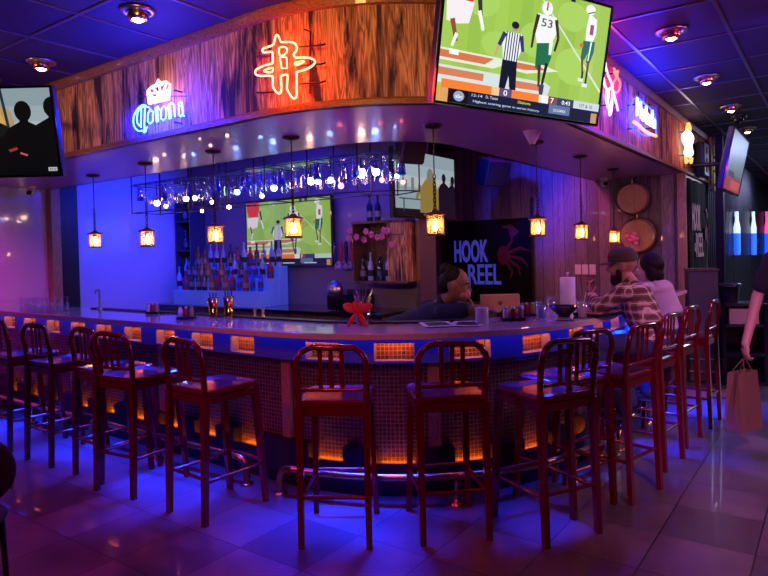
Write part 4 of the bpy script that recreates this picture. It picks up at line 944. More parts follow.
for r_, (x0, z) in enumerate(((5.64, 1.10), (5.81, 1.26), (5.98, 1.42))):
    for k in range(13):
        kk = random.randrange(5); y = 7.70 - k * .139 + random.uniform(-.015, .015)
        sp.append((kk, (x0, y, z + .001), '%s liquor bottle on the %s of the blue riser, %s' % (kname[kk], rown[r_], ('at its left end', 'near its left end', 'in its left part', 'left of its middle', 'just left of its centre', 'close to its centre', 'at its centre', 'just right of its centre', 'right of its middle', 'in its right part', 'toward its right end', 'near its right end', 'at its right end')[k])))
items(bp, sp, 'liquor bottles on the stepped riser')
# corner shelf at left end
M['shelfb'] = mat('dark_blue_shelf', (.03, .04, .09), .4)
t = box_thing('corner_shelf', 'dark box shelf with bottles on the wall left of the back television', 'shelf', [('back_panel', [((.13, 0, .66), (.02, .34, 1.30))], M['shelfb']), ('side_panel', [((0, -.17, .66), (.28, .02, 1.32))], M['shelfb']), ('side_panel', [((0, .17, .66), (.28, .02, 1.32))], M['shelfb']),
                                                                         ('shelf_board', [((0, 0, 0), (.28, .36, .02))], M['shelfb']), ('shelf_board', [((0, 0, .44), (.28, .32, .02))], M['shelfb']), ('shelf_board', [((0, 0, .88), (.28, .32, .02))], M['shelfb']), ('shelf_board', [((0, 0, 1.31), (.28, .32, .02))], M['shelfb'])], (6.05, 7.98, 1.22))
sp = []
for r_, z in enumerate((.011, .451, .891)):
    for k in range(2): sp.append(((2, 4, 0)[r_], (6.02, 8.05 - k * .14, 1.22 + z), '%s bottle on the %s level of the corner shelf, %s' % (kname[(2, 4, 0)[r_]], ('lowest', 'middle', 'top')[r_], ('left', 'right')[k])))
items(bp, sp, 'bottles in the corner shelf')
# wooden shelf box right of television
t = box_thing('wall_shelf_box', 'wooden wall shelf box with a rough wood front right of the beer taps', 'shelf', [('back_panel', [((.14, 0, .34), (.02, .76, .70))], M['darkwood']), ('wood_front', [((-.12, -.25, .34), (.03, .26, .70))], M['fascia']), ('side_panel', [((0, -.38, .34), (.28, .02, .70))], M['fascia']), ('side_panel', [((0, .38, .34), (.28, .02, .70))], M['darkwood']),
                                                                         ('shelf_board', [((0, 0, 0), (.30, .78, .03))], M['darkwood']), ('shelf_board', [((0, 0, .70), (.30, .78, .03))], M['darkwood'])], (6.0, 4.30, 1.22))
sp = [(0, (5.95, 4.60, 1.237), 'dark bottle at the left of the wooden shelf box'), (2, (5.94, 4.48, 1.237), 'tall pale bottle standing second in the wooden shelf box'), (4, (5.94, 4.345, 1.237), 'blue lit bottle in the middle of the wooden shelf box'), (2, (5.95, 4.23, 1.237), 'pale bottle next to the wood front of the shelf box'),
      (0, (6.0, 4.52, 1.937), 'left dark bottle on top of the wooden shelf box'), (0, (6.0, 4.40, 1.937), 'right dark bottle on top of the wooden shelf box')]
items(bp, sp, 'bottles around the wooden shelf box')
# beer taps
t = thing('beer_tap_rail', (6.0, 4.88, 1.35), 'row of beer taps with coloured handles on the back wall', 'beer taps')
mb = MB(); mb.box((6.12, 4.88, 1.42), (.16, .44, .10), bev=.01); mb.build('tap_box', M['steel'], t)
for k, mt in enumerate((M['glassb'], M['redw'], M['navyc'], M['redw'], M['greyc'])):
    y = 5.05 - k * .085; mb = MB(); mb.tube([(6.04, y, 1.43), (5.98, y, 1.43), (5.96, y, 1.37)], .012, 8); f_ = mb.build('faucet', M['steel'], t)
    mb = MB(); mb.lathe([(.010, 1.44), (.022, 1.50), (.026, 1.62), (.020, 1.70), (.006, 1.72)], (5.98, y, 0), 10); mb.build('tap_handle', mt, t)
# pink flowers
p = Vector((5.72, 4.33, 1.76)); t = thing('flower_garland', p, 'pink blossoms hanging in front of the wooden shelf box', 'flowers')
for k in range(11):
    q = p + Vector((random.uniform(-.05, .05), .30 - k * .065, .07 * math.sin(k * 1.7) + random.uniform(-.05, .05)))
    mb = MB(); 
    for j in range(5): a = j * 2 * PI / 5; mb.ell(q + Vector((0, .022 * math.cos(a), .022 * math.sin(a))), (.014, .02, .02), n=8, m=5)
    mb.build('blossom', M['pinkf'], t)
mb = MB(); mb.tube([p + Vector((0, .32, .05)), p + Vector((.0, .1, -.03)), p + Vector((0, -.1, .04)), p + Vector((0, -.36, .0)), p + Vector((.15, -.38, .0))], .004, 5); mb.build('vine', M['darkwood'], t)
# thermostat, steel column
p = atU(431, 257, 8.69); t = thing('wall_thermostat', p, 'small dark wall device with a glowing button above the bartender', 'thermostat'); mb = MB(); mb.box(p, (.03, .22, .10), bev=.006); mb.build('housing', M['blk_plastic'], t); mb = MB(); mb.cyl(p + Vector((-.016, -.03, -.02)), p + Vector((-.02, -.03, -.02)), .012, n=10); mb.build('button', M['n_redcore'], t)
# small equipment: ice scoop / jug, black machine, tan terminal
t = thing('espresso_machine', (5.72, 4.62, .90), 'dark machine with a pale dome on the back counter behind the bow basket', 'machine')
mb = MB(); mb.box((5.72, 4.62, 1.0), (.3, .5, .18), bev=.02); mb.build('base', M['blackg'], t); mb = MB(); mb.ell((5.66, 4.80, 1.13), (.10, .10, .12), n=14, m=8); mb.build('dome', M['steel'], t); mb = MB(); mb.box((5.70, 4.48, 1.12), (.2, .2, .06), bev=.01); mb.build('tray', M['blk_plastic'], t)
p = atD(500, 312, 5.75); t = thing('order_terminal', (p.x, p.y, .92), 'back of a tan order terminal on the inner counter behind the white candle', 'terminal', yaw)
mb = MB(); mb.box((0, 0, .155), (.36, .04, .17), bev=.01); mb.build('screen_back', M['card'], t, world=False); mb = MB(); mb.cyl((0, .03, .0), (0, .03, .12), .03, n=12); mb.lathe([(.11, 0), (.11, .012), (.03, .02)], (0, .03, 0), 18); mb.build('stand', M['blk_plastic'], t, world=False); mb = MB(); mb.cyl((0, -.021, .16), (0, -.023, .16), .02, n=12); mb.build('emblem', M['steel'], t, world=False)
# inner work counter behind the bar
t = thing('under_bar_shelf', (4.4, 3.6, 0), 'low stainless work shelf along the inside of the bar', 'shelf')
mb = MB(); BAR.bx(mb, SA, SB, .62, 1.02, .88, .91); mb.build('steel_top', M['steel'], t); mb = MB(); BAR.bx(mb, SA, SB, .66, .98, .0, .878); mb.build('cabinet_body', M['black'], t)
mb = MB(); BAR.bx(mb, -4.2, .2, .52, .605, 1.071, 1.083); t = mb.build('bar_mat', M['blk_plastic']); tag(t, 'long black rubber mat along the inner counter edge', 'bar mat')

# ------------------------------------------------------------------ hanging glass rack
RK = Outline(4.30, 2.92, .70, 0); hR = RK.Ref * PI / 4; R0, R1 = RK.hit(148, .19), RK.hit(410, .19)
p, _ = RK.pt(-2, 0); t = thing('glass_rack', (p.x, p.y, SOF), 'black hanging rack of stemware following the inside of the canopy', 'rack')
for o in (0, .38):
    mb = MB()
    for z in (2.42, 2.10): mb.tube([(RK.pt(s_, o)[0].x, RK.pt(s_, o)[0].y, z) for s_ in RK.steps(R0, R1)], .006, 6)
    mb.build('rail', M['blk_plastic'], t)
k = R0
while k < R1 + .01:
    mb = MB(); a, b = RK.pt(k, 0)[0], RK.pt(k, .38)[0]
    for q in (a, b): mb.cyl((q.x, q.y, 2.09), (q.x, q.y, CEIL - .002), .007, n=6)
    mb.cyl((a.x, a.y, 2.42), (b.x, b.y, 2.42), .006, n=6); mb.cyl((a.x, a.y, 2.10), (b.x, b.y, 2.10), .006, n=6); mb.build('hanger', M['blk_plastic'], t); k += (R1 - R0) / 7
mb = MB(); RK.bx(mb, R0, R1, .03, .35, 2.435, 2.445); mb.build('top_shelf', M['glassb'], t)
def wineglass():
    t = thing('wine_glass', (0, 0, 0), 'x', 'glass')
    mb = MB(); mb.lathe([(.034, -.0), (.034, -.003), (.006, -.012), (.004, -.085), (.02, -.10), (.040, -.14), (.038, -.19), (.032, -.215)], n=12); mb.build('goblet', M['glass'], t, world=False)
    return t
def bluetumbler():
    t = thing('tumbler', (0, 0, 0), 'x', 'glass'); mb = MB(); mb.lathe([(.028, -.002), (.04, -.16), (.037, -.16), (.026, -.01)], n=12); mb.build('cup', M['glassb'], t, world=False); return t
sp = []; k = R0 + .05; i = 0
while k < R1 - .05:
    for o in (.08, .29):
        q = RK.pt(k, o)[0]; sp.append((1 if (i * 7 + int(o * 10)) % 3 == 0 else 0, (q.x, q.y, 2.408), 'upside down stemware hanging in the canopy rack'))
    k += .155; i += 1
used = {}
for kk, loc, lab in sp:
    if kk not in used: used[kk] = (wineglass, bluetumbler)[kk](); o = used[kk]; o.location = loc
    else: o = dup(used[kk], loc)
    o['label'] = ('clear stemmed glass hanging upside down in the canopy rack', 'blue tumbler hanging upside down in the canopy rack')[kk]; o['group'] = ('stemmed glasses in the canopy rack', 'blue tumblers in the canopy rack')[kk]
# party spot bulbs clipped on the rack
Mw = mat('warm_white_bulb', (1, .8, .7), .5, emit=(1, .55, .38), es=34); Mb = mat('blue_white_bulb', (.6, .7, 1), .5, emit=(.25, .42, 1), es=34); Mp = mat('red_bulb', (1, .3, .3), .5, emit=(1, .12, .10), es=16)
bl = [(157, 203, Mw, 'large warm', .034), (166, 206, Mw, 'small warm', .022), (186, 199, Mw, 'warm', .030), (195, 198, Mb, 'blue', .026), (202, 211, Mw, 'tiny warm', .018), (212, 202, Mw, 'amber', .02), (229, 207, Mw, 'pinkish', .022), (237, 192, Mb, 'blue white', .03), (262, 196, Mb, 'pale blue', .022), (274, 188, Mb, 'bright blue', .032),
      (311, 181, Mw, 'large warm', .036), (318, 181, Mw, 'second warm', .028), (331, 180, Mb, 'blue white', .028), (341, 186, Mp, 'red', .026), (361, 173, Mw, 'largest warm', .044), (376, 172, Mb, 'bright blue', .034), (382, 180, Mp, 'small red', .022), (397, 176, Mb, 'blue', .02), (403, 182, Mp, 'dim red', .02)]
where = ['at the left end of the rack', 'at the left end, beside the large one', 'above the corner shelf', 'above the corner shelf', 'below the rack beside the third lantern', 'above the third lantern', 'left of the wall television', 'left of the wall television', 'over the wall television', 'over the wall television near its left half',
         'over the wall television beside the fourth lantern', 'over the wall television beside the fourth lantern', 'at the right corner of the wall television', 'at the right corner of the wall television', 'above the two dark bottles', 'above the two dark bottles', 'above the two dark bottles', 'left of the yellow figure screen', 'left of the yellow figure screen']
for (px, py, m_, nm, rr), wh in zip(bl, where):
    s_ = RK.hit(px, .19); q0 = RK.pt(s_, .19)[0]; D = q0.dot(FWD); p = atD(px, py, D)
    t = thing('rack_light', p, '%s round spotlight bulb %s' % (nm, wh), 'light', 0, 'small spotlights on the glass rack')
    mb = MB(); mb.ell(p, rr, n=12, m=8); mb.build('bulb', m_, t)
    mb = MB(); mb.cyl(p + Vector((0, 0, rr * .8)), (p.x, p.y, 2.425), .006, n=6); mb.cyl(p + Vector((0, 0, rr * .7)), p + Vector((0, 0, rr * 1.5)), rr * .6, n=10); mb.build('holder', M['blk_plastic'], t)
# hanging speakers
for px, py, D, lab, sc in ((493, 172, 8.3, 'dark wall speaker high on the blue lit wood wall', .34), (410, 150, 5.45, 'dark speaker in front of the yellow figure screen', .22)):
    p = atD(px, py, D); t = thing('speaker', p, lab, 'speaker', yaw + .5)
    mb = MB(); mb.box((0, 0, 0), (sc * 1.1, sc * .7, sc), R=Matrix.Rotation(.35, 3, 'X'), bev=.015); mb.build('cabinet', M['blk_plastic'], t, world=False)
    mb = MB(); mb.box((0, -sc * .34, -sc * .12), (sc * .95, .02, sc * .85), R=Matrix.Rotation(.35, 3, 'X')); mb.build('grille', M['black'], t, world=False)
    mb = MB(); mb.cyl((0, .05, sc * .4), (0, .1, CEIL - p.z - .002), .015, n=8); mb.build('mount_arm', M['blk_plastic'], t, world=False)
# motion sensor cone under canopy
p = atz(532, 131, SOF); t = thing('ceiling_sensor', p, 'pale cone shaped sensor under the canopy below the big television', 'sensor'); mb = MB(); mb.lathe([(.07, 0), (.062, -.02), (.022, -.10), (.012, -.105)], n=16); mb.build('cone', M['white'], t, world=False); mb = MB(); mb.lathe([(.018, -.1), (.014, -.112)], n=10); mb.build('tip', M['blk_plastic'], t, world=False)

# ------------------------------------------------------------------ things on the counter
Z0 = 1.0705
def on(px, py): p = atz(px, py, Z0); return Vector((p.x, p.y, Z0))
def cup(mb, r0, r1, h, c=(0, 0, 0), n=14): mb.lathe([(r0, .002), (r1, h), (r1 * .94, h), (r0 * .93, .006)], c, n)
M['gold'] = mat('polished_gold', (.85, .52, .20), .15, 1)
for k, (px, h) in enumerate(((213.5, .185), (229, .195))):
    p = on(px, 318.5); t = thing('cocktail_shaker', p, 'gold tin with dark straws, %s of the pair near the third lantern' % ('left', 'right')[k], 'shaker')
    mb = MB(); cup(mb, .032, .043, h * .9); mb.build('tin', M['gold'], t, world=False)
    mb = MB(); mb.lathe([(.044, h * .87), (.046, h * .89), (.044, h * .91)], n=16); mb.build('rim', M['gold'], t, world=False)
    for j in range(6): a = j * 1.05; mb = MB(); mb.cyl((.012 * math.cos(a), .012 * math.sin(a), .02), (.03 * math.cos(a), .03 * math.sin(a), h * 1.12), .003, n=6); mb.build('straw', M['blk_plastic'], t, world=False)
# stack of clear cups at far left
n_ = 0; c1 = None
for r_ in range(2):
    for k in range(6):
        p = on(22 + k * 7.2, 312) + FWD * (.02 + .12 * r_); 
        lab = 'clear upturned glass in the cluster at the far left of the counter'
        if c1 is None:
            c1 = thing('drinking_glass', p, lab, 'glass', 0, 'upturned glasses at the left end of the counter'); mb = MB(); mb.lathe([(.036, .0), (.034, .0), (.028, .135), (.031, .14)], n=14); mb.build('tumbler', M['glass'], c1, world=False)
        else: dup(c1, p)
# faucet
p = on(88, 312) + FWD * .25; t = thing('bar_faucet', (p.x, p.y, 1.0705), 'small chrome faucet at the left part of the bar near the black post', 'faucet')
mb = MB(); mb.tube([(0, 0, 0), (0, 0, .17), (-.02, -.02, .20), (-.06, -.05, .20), (-.08, -.07, .16)], .010, 8); mb.build('spout', M['steel'], t, world=False); mb = MB(); mb.lathe([(.03, 0), (.03, .01), (.015, .02)], n=12); mb.build('flange', M['steel'], t, world=False); mb = MB(); mb.cyl((0, 0, .06), (.06, .02, .08), .006, n=8); mb.build('lever', M['steel'], t, world=False)
def caddy(px, py, lab, s=1.0):
    p = on(px, py); t = thing('condiment_caddy', p, lab, 'caddy', yaw)
    mb = MB(); mb.box((0, 0, .012), (.14 * s, .10 * s, .02), bev=.004); 
    for sx in (-1, 1): mb.tube([(sx * .068 * s, 0, .02), (sx * .068 * s, 0, .07), ], .004, 6)
    mb.tube([(-.068 * s, 0, .07), (0, 0, .10), (.068 * s, 0, .07)], .004, 6); mb.build('rack', M['blk_plastic'], t, world=False)
    for k, mt in enumerate((M['paper'], M['redw'], M['card'])):
        x = (-.045 + .045 * k) * s; mb = MB(); mb.lathe([(.018, .022), (.02, .03), (.019, .075), (.012, .085)], (x, -.01, 0), 10); j = mb.build('jar', mt, t, world=False); mb = MB(); mb.lathe([(.014, .085), (.014, .098), (.008, .10)], (x, -.01, 0), 10); mb.build('lid', M['steel'], j, world=False)
    return t
caddy(153, 314, 'small condiment caddy on the counter between the first two lanterns', .8)
caddy(186.5, 319, 'condiment caddy just left of the gold shakers', 1.0)
caddy(513, 320.5, 'condiment caddy on the counter in front of the tan terminal', 1.15)
caddy(527, 316, 'dark caddy of bottles right of the tan terminal', .9)
p = on(168, 313); t = thing('serving_tray', p, 'black oval tray lying beside the small caddy', 'tray', yaw); mb = MB(); T2 = Matrix.Diagonal((1.7, 1, 1, 1)); mb = MB(T2); mb.lathe([(.055, .002), (.07, .016), (.073, .016), (.06, 0)], n=20); mb.build('dish', M['blk_plastic'], t, world=False); mb = MB(T2); mb.lathe([(.0, .004), (.055, .004)], n=20); mb.build('liner', M['black'], t, world=False)
# small chrome jiggers right of shakers
for k, px in enumerate((255, 263)):
    p = on(px, 318); t = thing('jigger', p, 'small chrome jigger, %s of two right of the gold shakers' % ('left', 'right')[k], 'jigger'); mb = MB(); mb.lathe([(.022, 0), (.008, .035), (.02, .08), (.018, .08), (.006, .04)], n=12); mb.build('cone', M['steel'], t, world=False)
# bow basket
p = on(363, 325); t = thing('gift_basket', p, 'clear wrapped gift bucket with a big red bow near the middle of the bar', 'gift basket', yaw)
mb = MB(); cup(mb, .045, .062, .15); mb.build('bucket', glassy('pink_wrap', (1, .45, .5), .3, .1, .8), t, world=False)
mb = MB(); mb.lathe([(.040, .004), (.05, .10), (.001, .11)], n=14); mb.build('filling', M['kraft'], t, world=False)
mb = MB()
for j in range(9): a = j * .7; mb.add([(0, 0, .12), (.05 * math.cos(a), .05 * math.sin(a), .15), (.075 * math.cos(a + .2), .075 * math.sin(a + .2), .25), (.02 * math.cos(a + .3), .02 * math.sin(a + .3), .19)], [(0, 1, 2, 3)])
mb.build('wrap_ruffle', glassy('clear_wrap', (1, .8, .9), .4, .1, .5), t, world=False)
mb = MB()
for a_, ln in ((.35, .055), (2.75, .055), (1.2, .035), (2.0, .035), (-1.1, .065), (-2.15, .07)):
    Rr = Matrix.Rotation(-a_, 3, 'Y') @ Matrix.Rotation(.5, 3, 'X'); mb.ell(Vector((-.03 + ln * math.cos(a_), -.082, .107 + ln * math.sin(a_))), (ln * .95, .016, .034 if ln == .055 else .018), Rr, 12, 8)
mb.ell((-.03, -.08, .107), (.018, .02, .018), n=10, m=6)
mb.build('bow', M['ribbon'], t, world=False)
mb = MB(); mb.tube([(.02, 0, .1), (.03, .01, .27)], .003, 5); mb.tube([(-.01, .01, .1), (-.02, .02, .25)], .003, 5); mb.build('stem', M['darkwood'], t, world=False)
# menus / papers in front of the bartender
for k, (px, py, rz) in enumerate(((452, 323.5, .3), (468, 324, -.2), (437, 325, .1))):
    p = on(px, py); t = thing('paper_menu', p + Vector((0, 0, .001 + .0025 * k)), 'paper menu lying on the bar below the bartender, %s of three' % ('middle', 'rightmost', 'leftmost')[k], 'menu', yaw + rz); mb = MB(); mb.box((0, 0, .001), (.21, .28, .0018)); mb.build('sheet', M['paper'], t, world=False); mb = MB(); mb.box((0, 0, .0021), (.15, .2, .0003)); mb.build('printed_area', M['black'], t, world=False)
p = on(482, 324); t = thing('pillar_candle', p, 'short white cylinder candle right of the bartender hand', 'candle'); mb = MB(); mb.lathe([(.042, 0), (.044, .005), (.044, .105), (.040, .11), (.01, .104)], n=20); mb.build('wax', M['white'], t, world=False); mb = MB(); mb.cyl((0, 0, .1), (.002, 0, .118), .0018, n=6); mb.build('wick', M['blk_plastic'], t, world=False)
def glassT(px, py, lab, h=.13, r=.035, liquid=None, straw=None, ck='glass'):
    p = on(px, py); t = thing('drinking_glass', p, lab, 'glass', yaw); mb = MB(); cup(mb, r * .82, r, h); mb.build('tumbler', M['glass'], t, world=False)
    if liquid: mb = MB(); mb.lathe([(r * .72, .008), (r * .86, h * .8), (.001, h * .8)], n=14); mb.build('drink', liquid, t, world=False)
    if straw: mb = MB(); mb.cyl((0, 0, .02), (.03, .01, h * 1.35), .003, n=6); mb.build('straw', straw, t, world=False)
glassT(541, 319, 'clear tumbler of ice water left of the black bowl', .125, .037, mat('ice_water', (.35, .45, .75), .1), M['blk_plastic'])
glassT(551, 311, 'clear tumbler behind the black bowl', .12, .034)
glassT(582.5, 318, 'glass of creamy pale drink right of the black bowl', .135, .038, mat('creamy_drink', (.75, .62, .42), .4), M['paper'])
glassT(590, 309, 'thin clear glass behind the creamy drink', .15, .032)
glassT(610, 309, 'clear glass by the hands of the man in plaid', .12, .033)
p = on(564, 316.5); t = thing('serving_bowl', p, 'wide black bowl on the bar left of the paper towel roll', 'bowl'); mb = MB(); mb.lathe([(.04, 0), (.042, .01), (.115, .075), (.125, .078), (.108, .068), (.035, .015), (.001, .014)], n=28); mb.build('shell', M['blackg'], t, world=False); mb = MB(); mb.lathe([(.09, .055), (.05, .066), (.001, .07)], n=16); mb.build('food', M['darkwood'], t, world=False)
p = on(568, 309.5); t = thing('paper_towel_roll', p, 'standing white paper towel roll behind the black bowl', 'paper towel'); mb = MB(); mb.lathe([(.06, 0), (.06, .26), (.02, .26), (.02, .24)], n=24); mb.build('roll', M['paper'], t, world=False); mb = MB(); mb.lathe([(.008, .0), (.008, .285), (.014, .29), (.001, .30)], n=10); mb.build('holder_rod', M['steel'], t, world=False)
p = on(599, 315.5); t = thing('food_tray', p, 'black tray with pink napkin in front of the man in plaid', 'tray', -.35); mb = MB(); mb.box((0, 0, .006), (.30, .22, .010), bev=.003)
for sx in (-1, 1): mb.box((sx * .148, 0, .016), (.008, .22, .02))
for sy in (-1, 1): mb.box((0, sy * .108, .016), (.29, .008, .02))
mb.build('tray_base', M['blk_plastic'], t, world=False); mb = MB(); mb.box((0, 0, .024), (.26, .17, .012), rz=.1, bev=.005); mb.build('napkin', mat('pink_napkin', (.7, .25, .3), .8), t, world=False)
p = on(567, 321); t = thing('spoon', p, 'dark spoon lying in front of the black bowl', 'spoon', yaw); mb = MB(); mb.ell((.05, 0, .006), (.022, .015, .004), n=12, m=6); mb.build('spoon_bowl', M['blk_plastic'], t, world=False); mb = MB(); mb.tube([(.035, 0, .005), (-.07, .01, .004)], .0035, 6); mb.build('handle', M['blk_plastic'], t, world=False)
# padded chair at left edge
p = atD(-28, 470, 2.9); t = thing('padded_chair', (p.x, p.y, 0), 'black padded chair cut off by the lower left edge of the photo', 'chair', yaw + .25)
mb = MB(); mb.ell((0, .0, .60), (.185, .05, .17), n=24, m=14); mb.build('backrest', M['blackc'], t, world=False)
mb = MB(); mb.ell((0, -.22, .45), (.20, .22, .05), n=24, m=10); mb.build('seat', M['blackc'], t, world=False)
for sx in (-1, 1):
    for y in (-.36, -.06): mb = MB(); mb.cyl((sx * .15, y, 0), (sx * .13, y * .9, .43), .012, .015, 8); mb.build('leg', M['blk_plastic'], t, world=False)
mb = MB(); mb.box((.145, .045, .53), (.03, .02, .08), rz=-.5, bev=.004); mb.build('maker_tab', M['card'], t, world=False)
# ------------------------------------------------------------------ people
def V3(*a): return Vector(a)
def remesh(o, vox, sm=6, dispclip=None):
    r = o.modifiers.new('remesh', 'REMESH'); r.mode = 'VOXEL'; r.voxel_size = vox; r.use_smooth_shade = True
    s = o.modifiers.new('smooth', 'SMOOTH'); s.factor = .5; s.iterations = sm
    return o
def rot_to(fwd, up=UP):
    f = Vector(fwd).normalized(); r = f.cross(up).normalized(); u = r.cross(f); return Matrix((r, f, u)).transposed()   # columns: right, forward, up
def head_mesh(mb, c, R, s=1.0):
    P = lambda x, y, z: c + R @ (Vector((x, y, z)) * s)
    E = lambda x, y, z, a, b, d: mb.ell(P(x, y, z), (a * s, b * s, d * s), R, 20, 14)
    E(0, -.012, .03, .076, .095, .092); E(0, .018, -.02, .066, .076, .088); E(0, .035, -.068, .048, .052, .045); E(0, .062, -.098, .022, .020, .016)
    E(0, .078, .030, .048, .016, .010)                       # brow
    mb.limb(P(0, .086, .018), P(0, .108, -.020), .008 * s, .012 * s, 8); E(0, .098, -.026, .017, .012, .008)   # nose
    E(-.038, .068, -.028, .020, .018, .022); E(.038, .068, -.028, .020, .018, .022)                           # cheeks
    E(0, .085, -.056, .022, .010, .006); E(0, .084, -.068, .019, .010, .007)                                  # lips
    for sx in (-1, 1): E(sx * .074, -.008, -.008, .010, .020, .032); E(sx * .080, -.014, .008, .008, .016, .018)
def hand_mesh(mb, w, d, n, side, curl, s=1.0):
    """w wrist, d finger direction, n palm normal (fingers close toward n), side = +1 thumb on cross(d,n) side"""
    d = d.normalized(); n = (n - d * n.dot(d)).normalized(); a = d.cross(n).normalized() * side
    R = Matrix((a, d, n)).transposed()
    mb.ell(w + d * .045 * s, (.040 * s, .050 * s, .016 * s), R, 12, 8); mb.ell(w + d * .02 * s, (.030 * s, .03 * s, .018 * s), R, 12, 8)
    for k, (o, L, r) in enumerate(((.030, .072, .0092), (.010, .080, .0094), (-.010, .074, .0090), (-.029, .060, .0080))):
        p = w + (a * o + d * (.080 if k in (1, 2) else .074)) * s; ang = curl * .5; base = w + (a * o * .6 + d * .035) * s; mb.limb(base, p, r * s * 1.1, r * s, 8)
        for sg, f in ((.45, 1), (.32, .92), (.26, .82)):
            q = p + (d * math.cos(ang) + n * math.sin(ang) + a * o * 1.2) * (L * sg * s); mb.limb(p, q, r * f * s, r * f * .92 * s, 8); p = q; ang += curl
    p = w + (a * .022 + d * .012) * s; q = p + (a * .030 + d * .028 + n * .012) * s; mb.limb(p, q, .014 * s, .012 * s, 8); r_ = q + (a * .008 + d * .030 + n * .014 * (1 + curl)) * s; mb.limb(q, r_, .0115 * s, .0095 * s, 8); mb.limb(r_, r_ + (d * .018 + n * .012 - a * .004) * s, .0095 * s, .0085 * s, 8)
def person(label, loc, rz, J, skin, shirt, sleeve, trouser, shoe, extras, female=False, group=None, vox=.0075):
    """J: joints in local frame (x right, y forward, z up) above loc"""
    t = thing('person', loc, label, 'person', rz)
    hd, nk, ch, wa, pe = J['head'], J['neck'], J['chest'], J['waist'], J['pelvis']
    HR = rot_to(J['face'], J.get('hup', UP)); sw = .9 if female else 1.0
    tor = rot_to(J.get('tfwd', (0, 1, 0)), (ch - pe).normalized())
    def torso(mb, g):
        mb.ell(ch, ((.165 + g) * sw, .105 + g, .155 + g), tor, 18, 12); mb.ell(ch + tor @ V3(0, -.01, .09), ((.155 + g) * sw, .075 + g, .07 + g), tor, 18, 10)
        mb.ell((ch + wa) / 2, (.150 * sw + g, .105 + g, .15 + g), tor, 18, 12); mb.ell(wa, (.145 * sw + g, .108 + g, .12 + g), tor, 18, 12); mb.ell(pe, (.165 + g, .115 + g, .11 + g), tor, 18, 12)
    def arms(mb, g, fore):
        for sd in ('L', 'R'):
            S, E, W = J['sh' + sd], J['el' + sd], J['wr' + sd]
            mb.ell(S, .056 * sw + g, None, 14, 10); mb.limb(S, E, .052 * sw + g, .040 * sw + g); 
            if fore == 1: mb.limb(E, W, .042 * sw + g, .030 + g * .9)
            elif fore < 1 and fore > 0: pass
    def legs(mb, g, low=1.0):
        for sd in ('L', 'R'):
            Hh, K, A = J['hp' + sd], J['kn' + sd], J['an' + sd]
            mb.limb(Hh, K, .086 + g, .058 + g, 14); mb.limb(K, A, .056 + g, .038 + g + (.008 if g else 0), 12)
    mb = MB(); torso(mb, -.01); mb.limb(nk - (hd - nk) * .3, hd - HR @ V3(0, .0, .05), .056 * sw, .052 * sw, 14); head_mesh(mb, hd, HR, J.get('hs', 1.0)); arms(mb, 0, 1); legs(mb, -.006)
    for sd, k in (('L', -1), ('R', 1)):
        E, W = J['el' + sd], J['wr' + sd]; d = J.get('hd' + sd, (W - E)); n = J.get('hn' + sd, V3(0, 0, -1)); hand_mesh(mb, W, Vector(d), Vector(n), J.get('ts' + sd, -k), J.get('cu' + sd, .45))
        A = J['an' + sd]; fw = J.get('ft', V3(0, 1, 0)); mb.limb(A + V3(0, 0, -.03), A + fw * .12 + V3(0, 0, -.045), .036, .028)
    body = remesh(mb.build('body', skin, t, world=False), vox, 3)
    mb = MB(); torso(mb, .012)
    mb.ell(nk, (.075, .065, .035), tor, 14, 8)
    if sleeve == 'long': arms(mb, .014, 1)
    else:
        for sd in ('L', 'R'):
            S, E = J['sh' + sd], J['el' + sd]; mb.ell(S, .056 * sw + .016, None, 14, 10); mb.limb(S, S.lerp(E, .72), .052 * sw + .018, .044 * sw + .024)
    remesh(mb.build('shirt', shirt, t, world=False), .011, 4)
    mb = MB(); mb.ell(pe, (.178, .128, .11), tor, 18, 12); legs(mb, .012); remesh(mb.build('trousers', trouser, t, world=False), .012, 4)
    for sd in ('L', 'R'):
        A = J['an' + sd]; fw = J.get('ft', V3(0, 1, 0)); RR = rot_to(fw); mb = MB(); mb.ell(A + V3(0, 0, -.015), (.046, .055, .05), RR, 12, 8); mb.ell(A + fw * .09 + V3(0, 0, -.045), (.048, .11, .036), RR, 14, 8); mb.box(A + fw * .07 + V3(0, 0, -.077), (.085, .27, .02), R=RR, bev=.008); remesh(mb.build('shoe', shoe, t, world=False), .008, 3)
    P = lambda x, y, z: hd + HR @ (Vector((x, y, z)) * J.get('hs', 1.0))
    for sx in (-1, 1):
        mb = MB(); mb.ell(P(sx * .031, .079, .008), .0115, HR, 12, 8); e_ = mb.build('eye', M['white'], t, world=False); mb = MB(); mb.ell(P(sx * .031, .0875, .008), .0055, HR, 10, 6); mb.build('iris', M['hair'], e_, world=False)
        mb = MB(); mb.limb(P(sx * .016, .092, .030), P(sx * .050, .080, .030), .0045, .003, 6); mb.build('eyebrow', M['hair'], t, world=False)
    extras(t, P, HR)
    return t
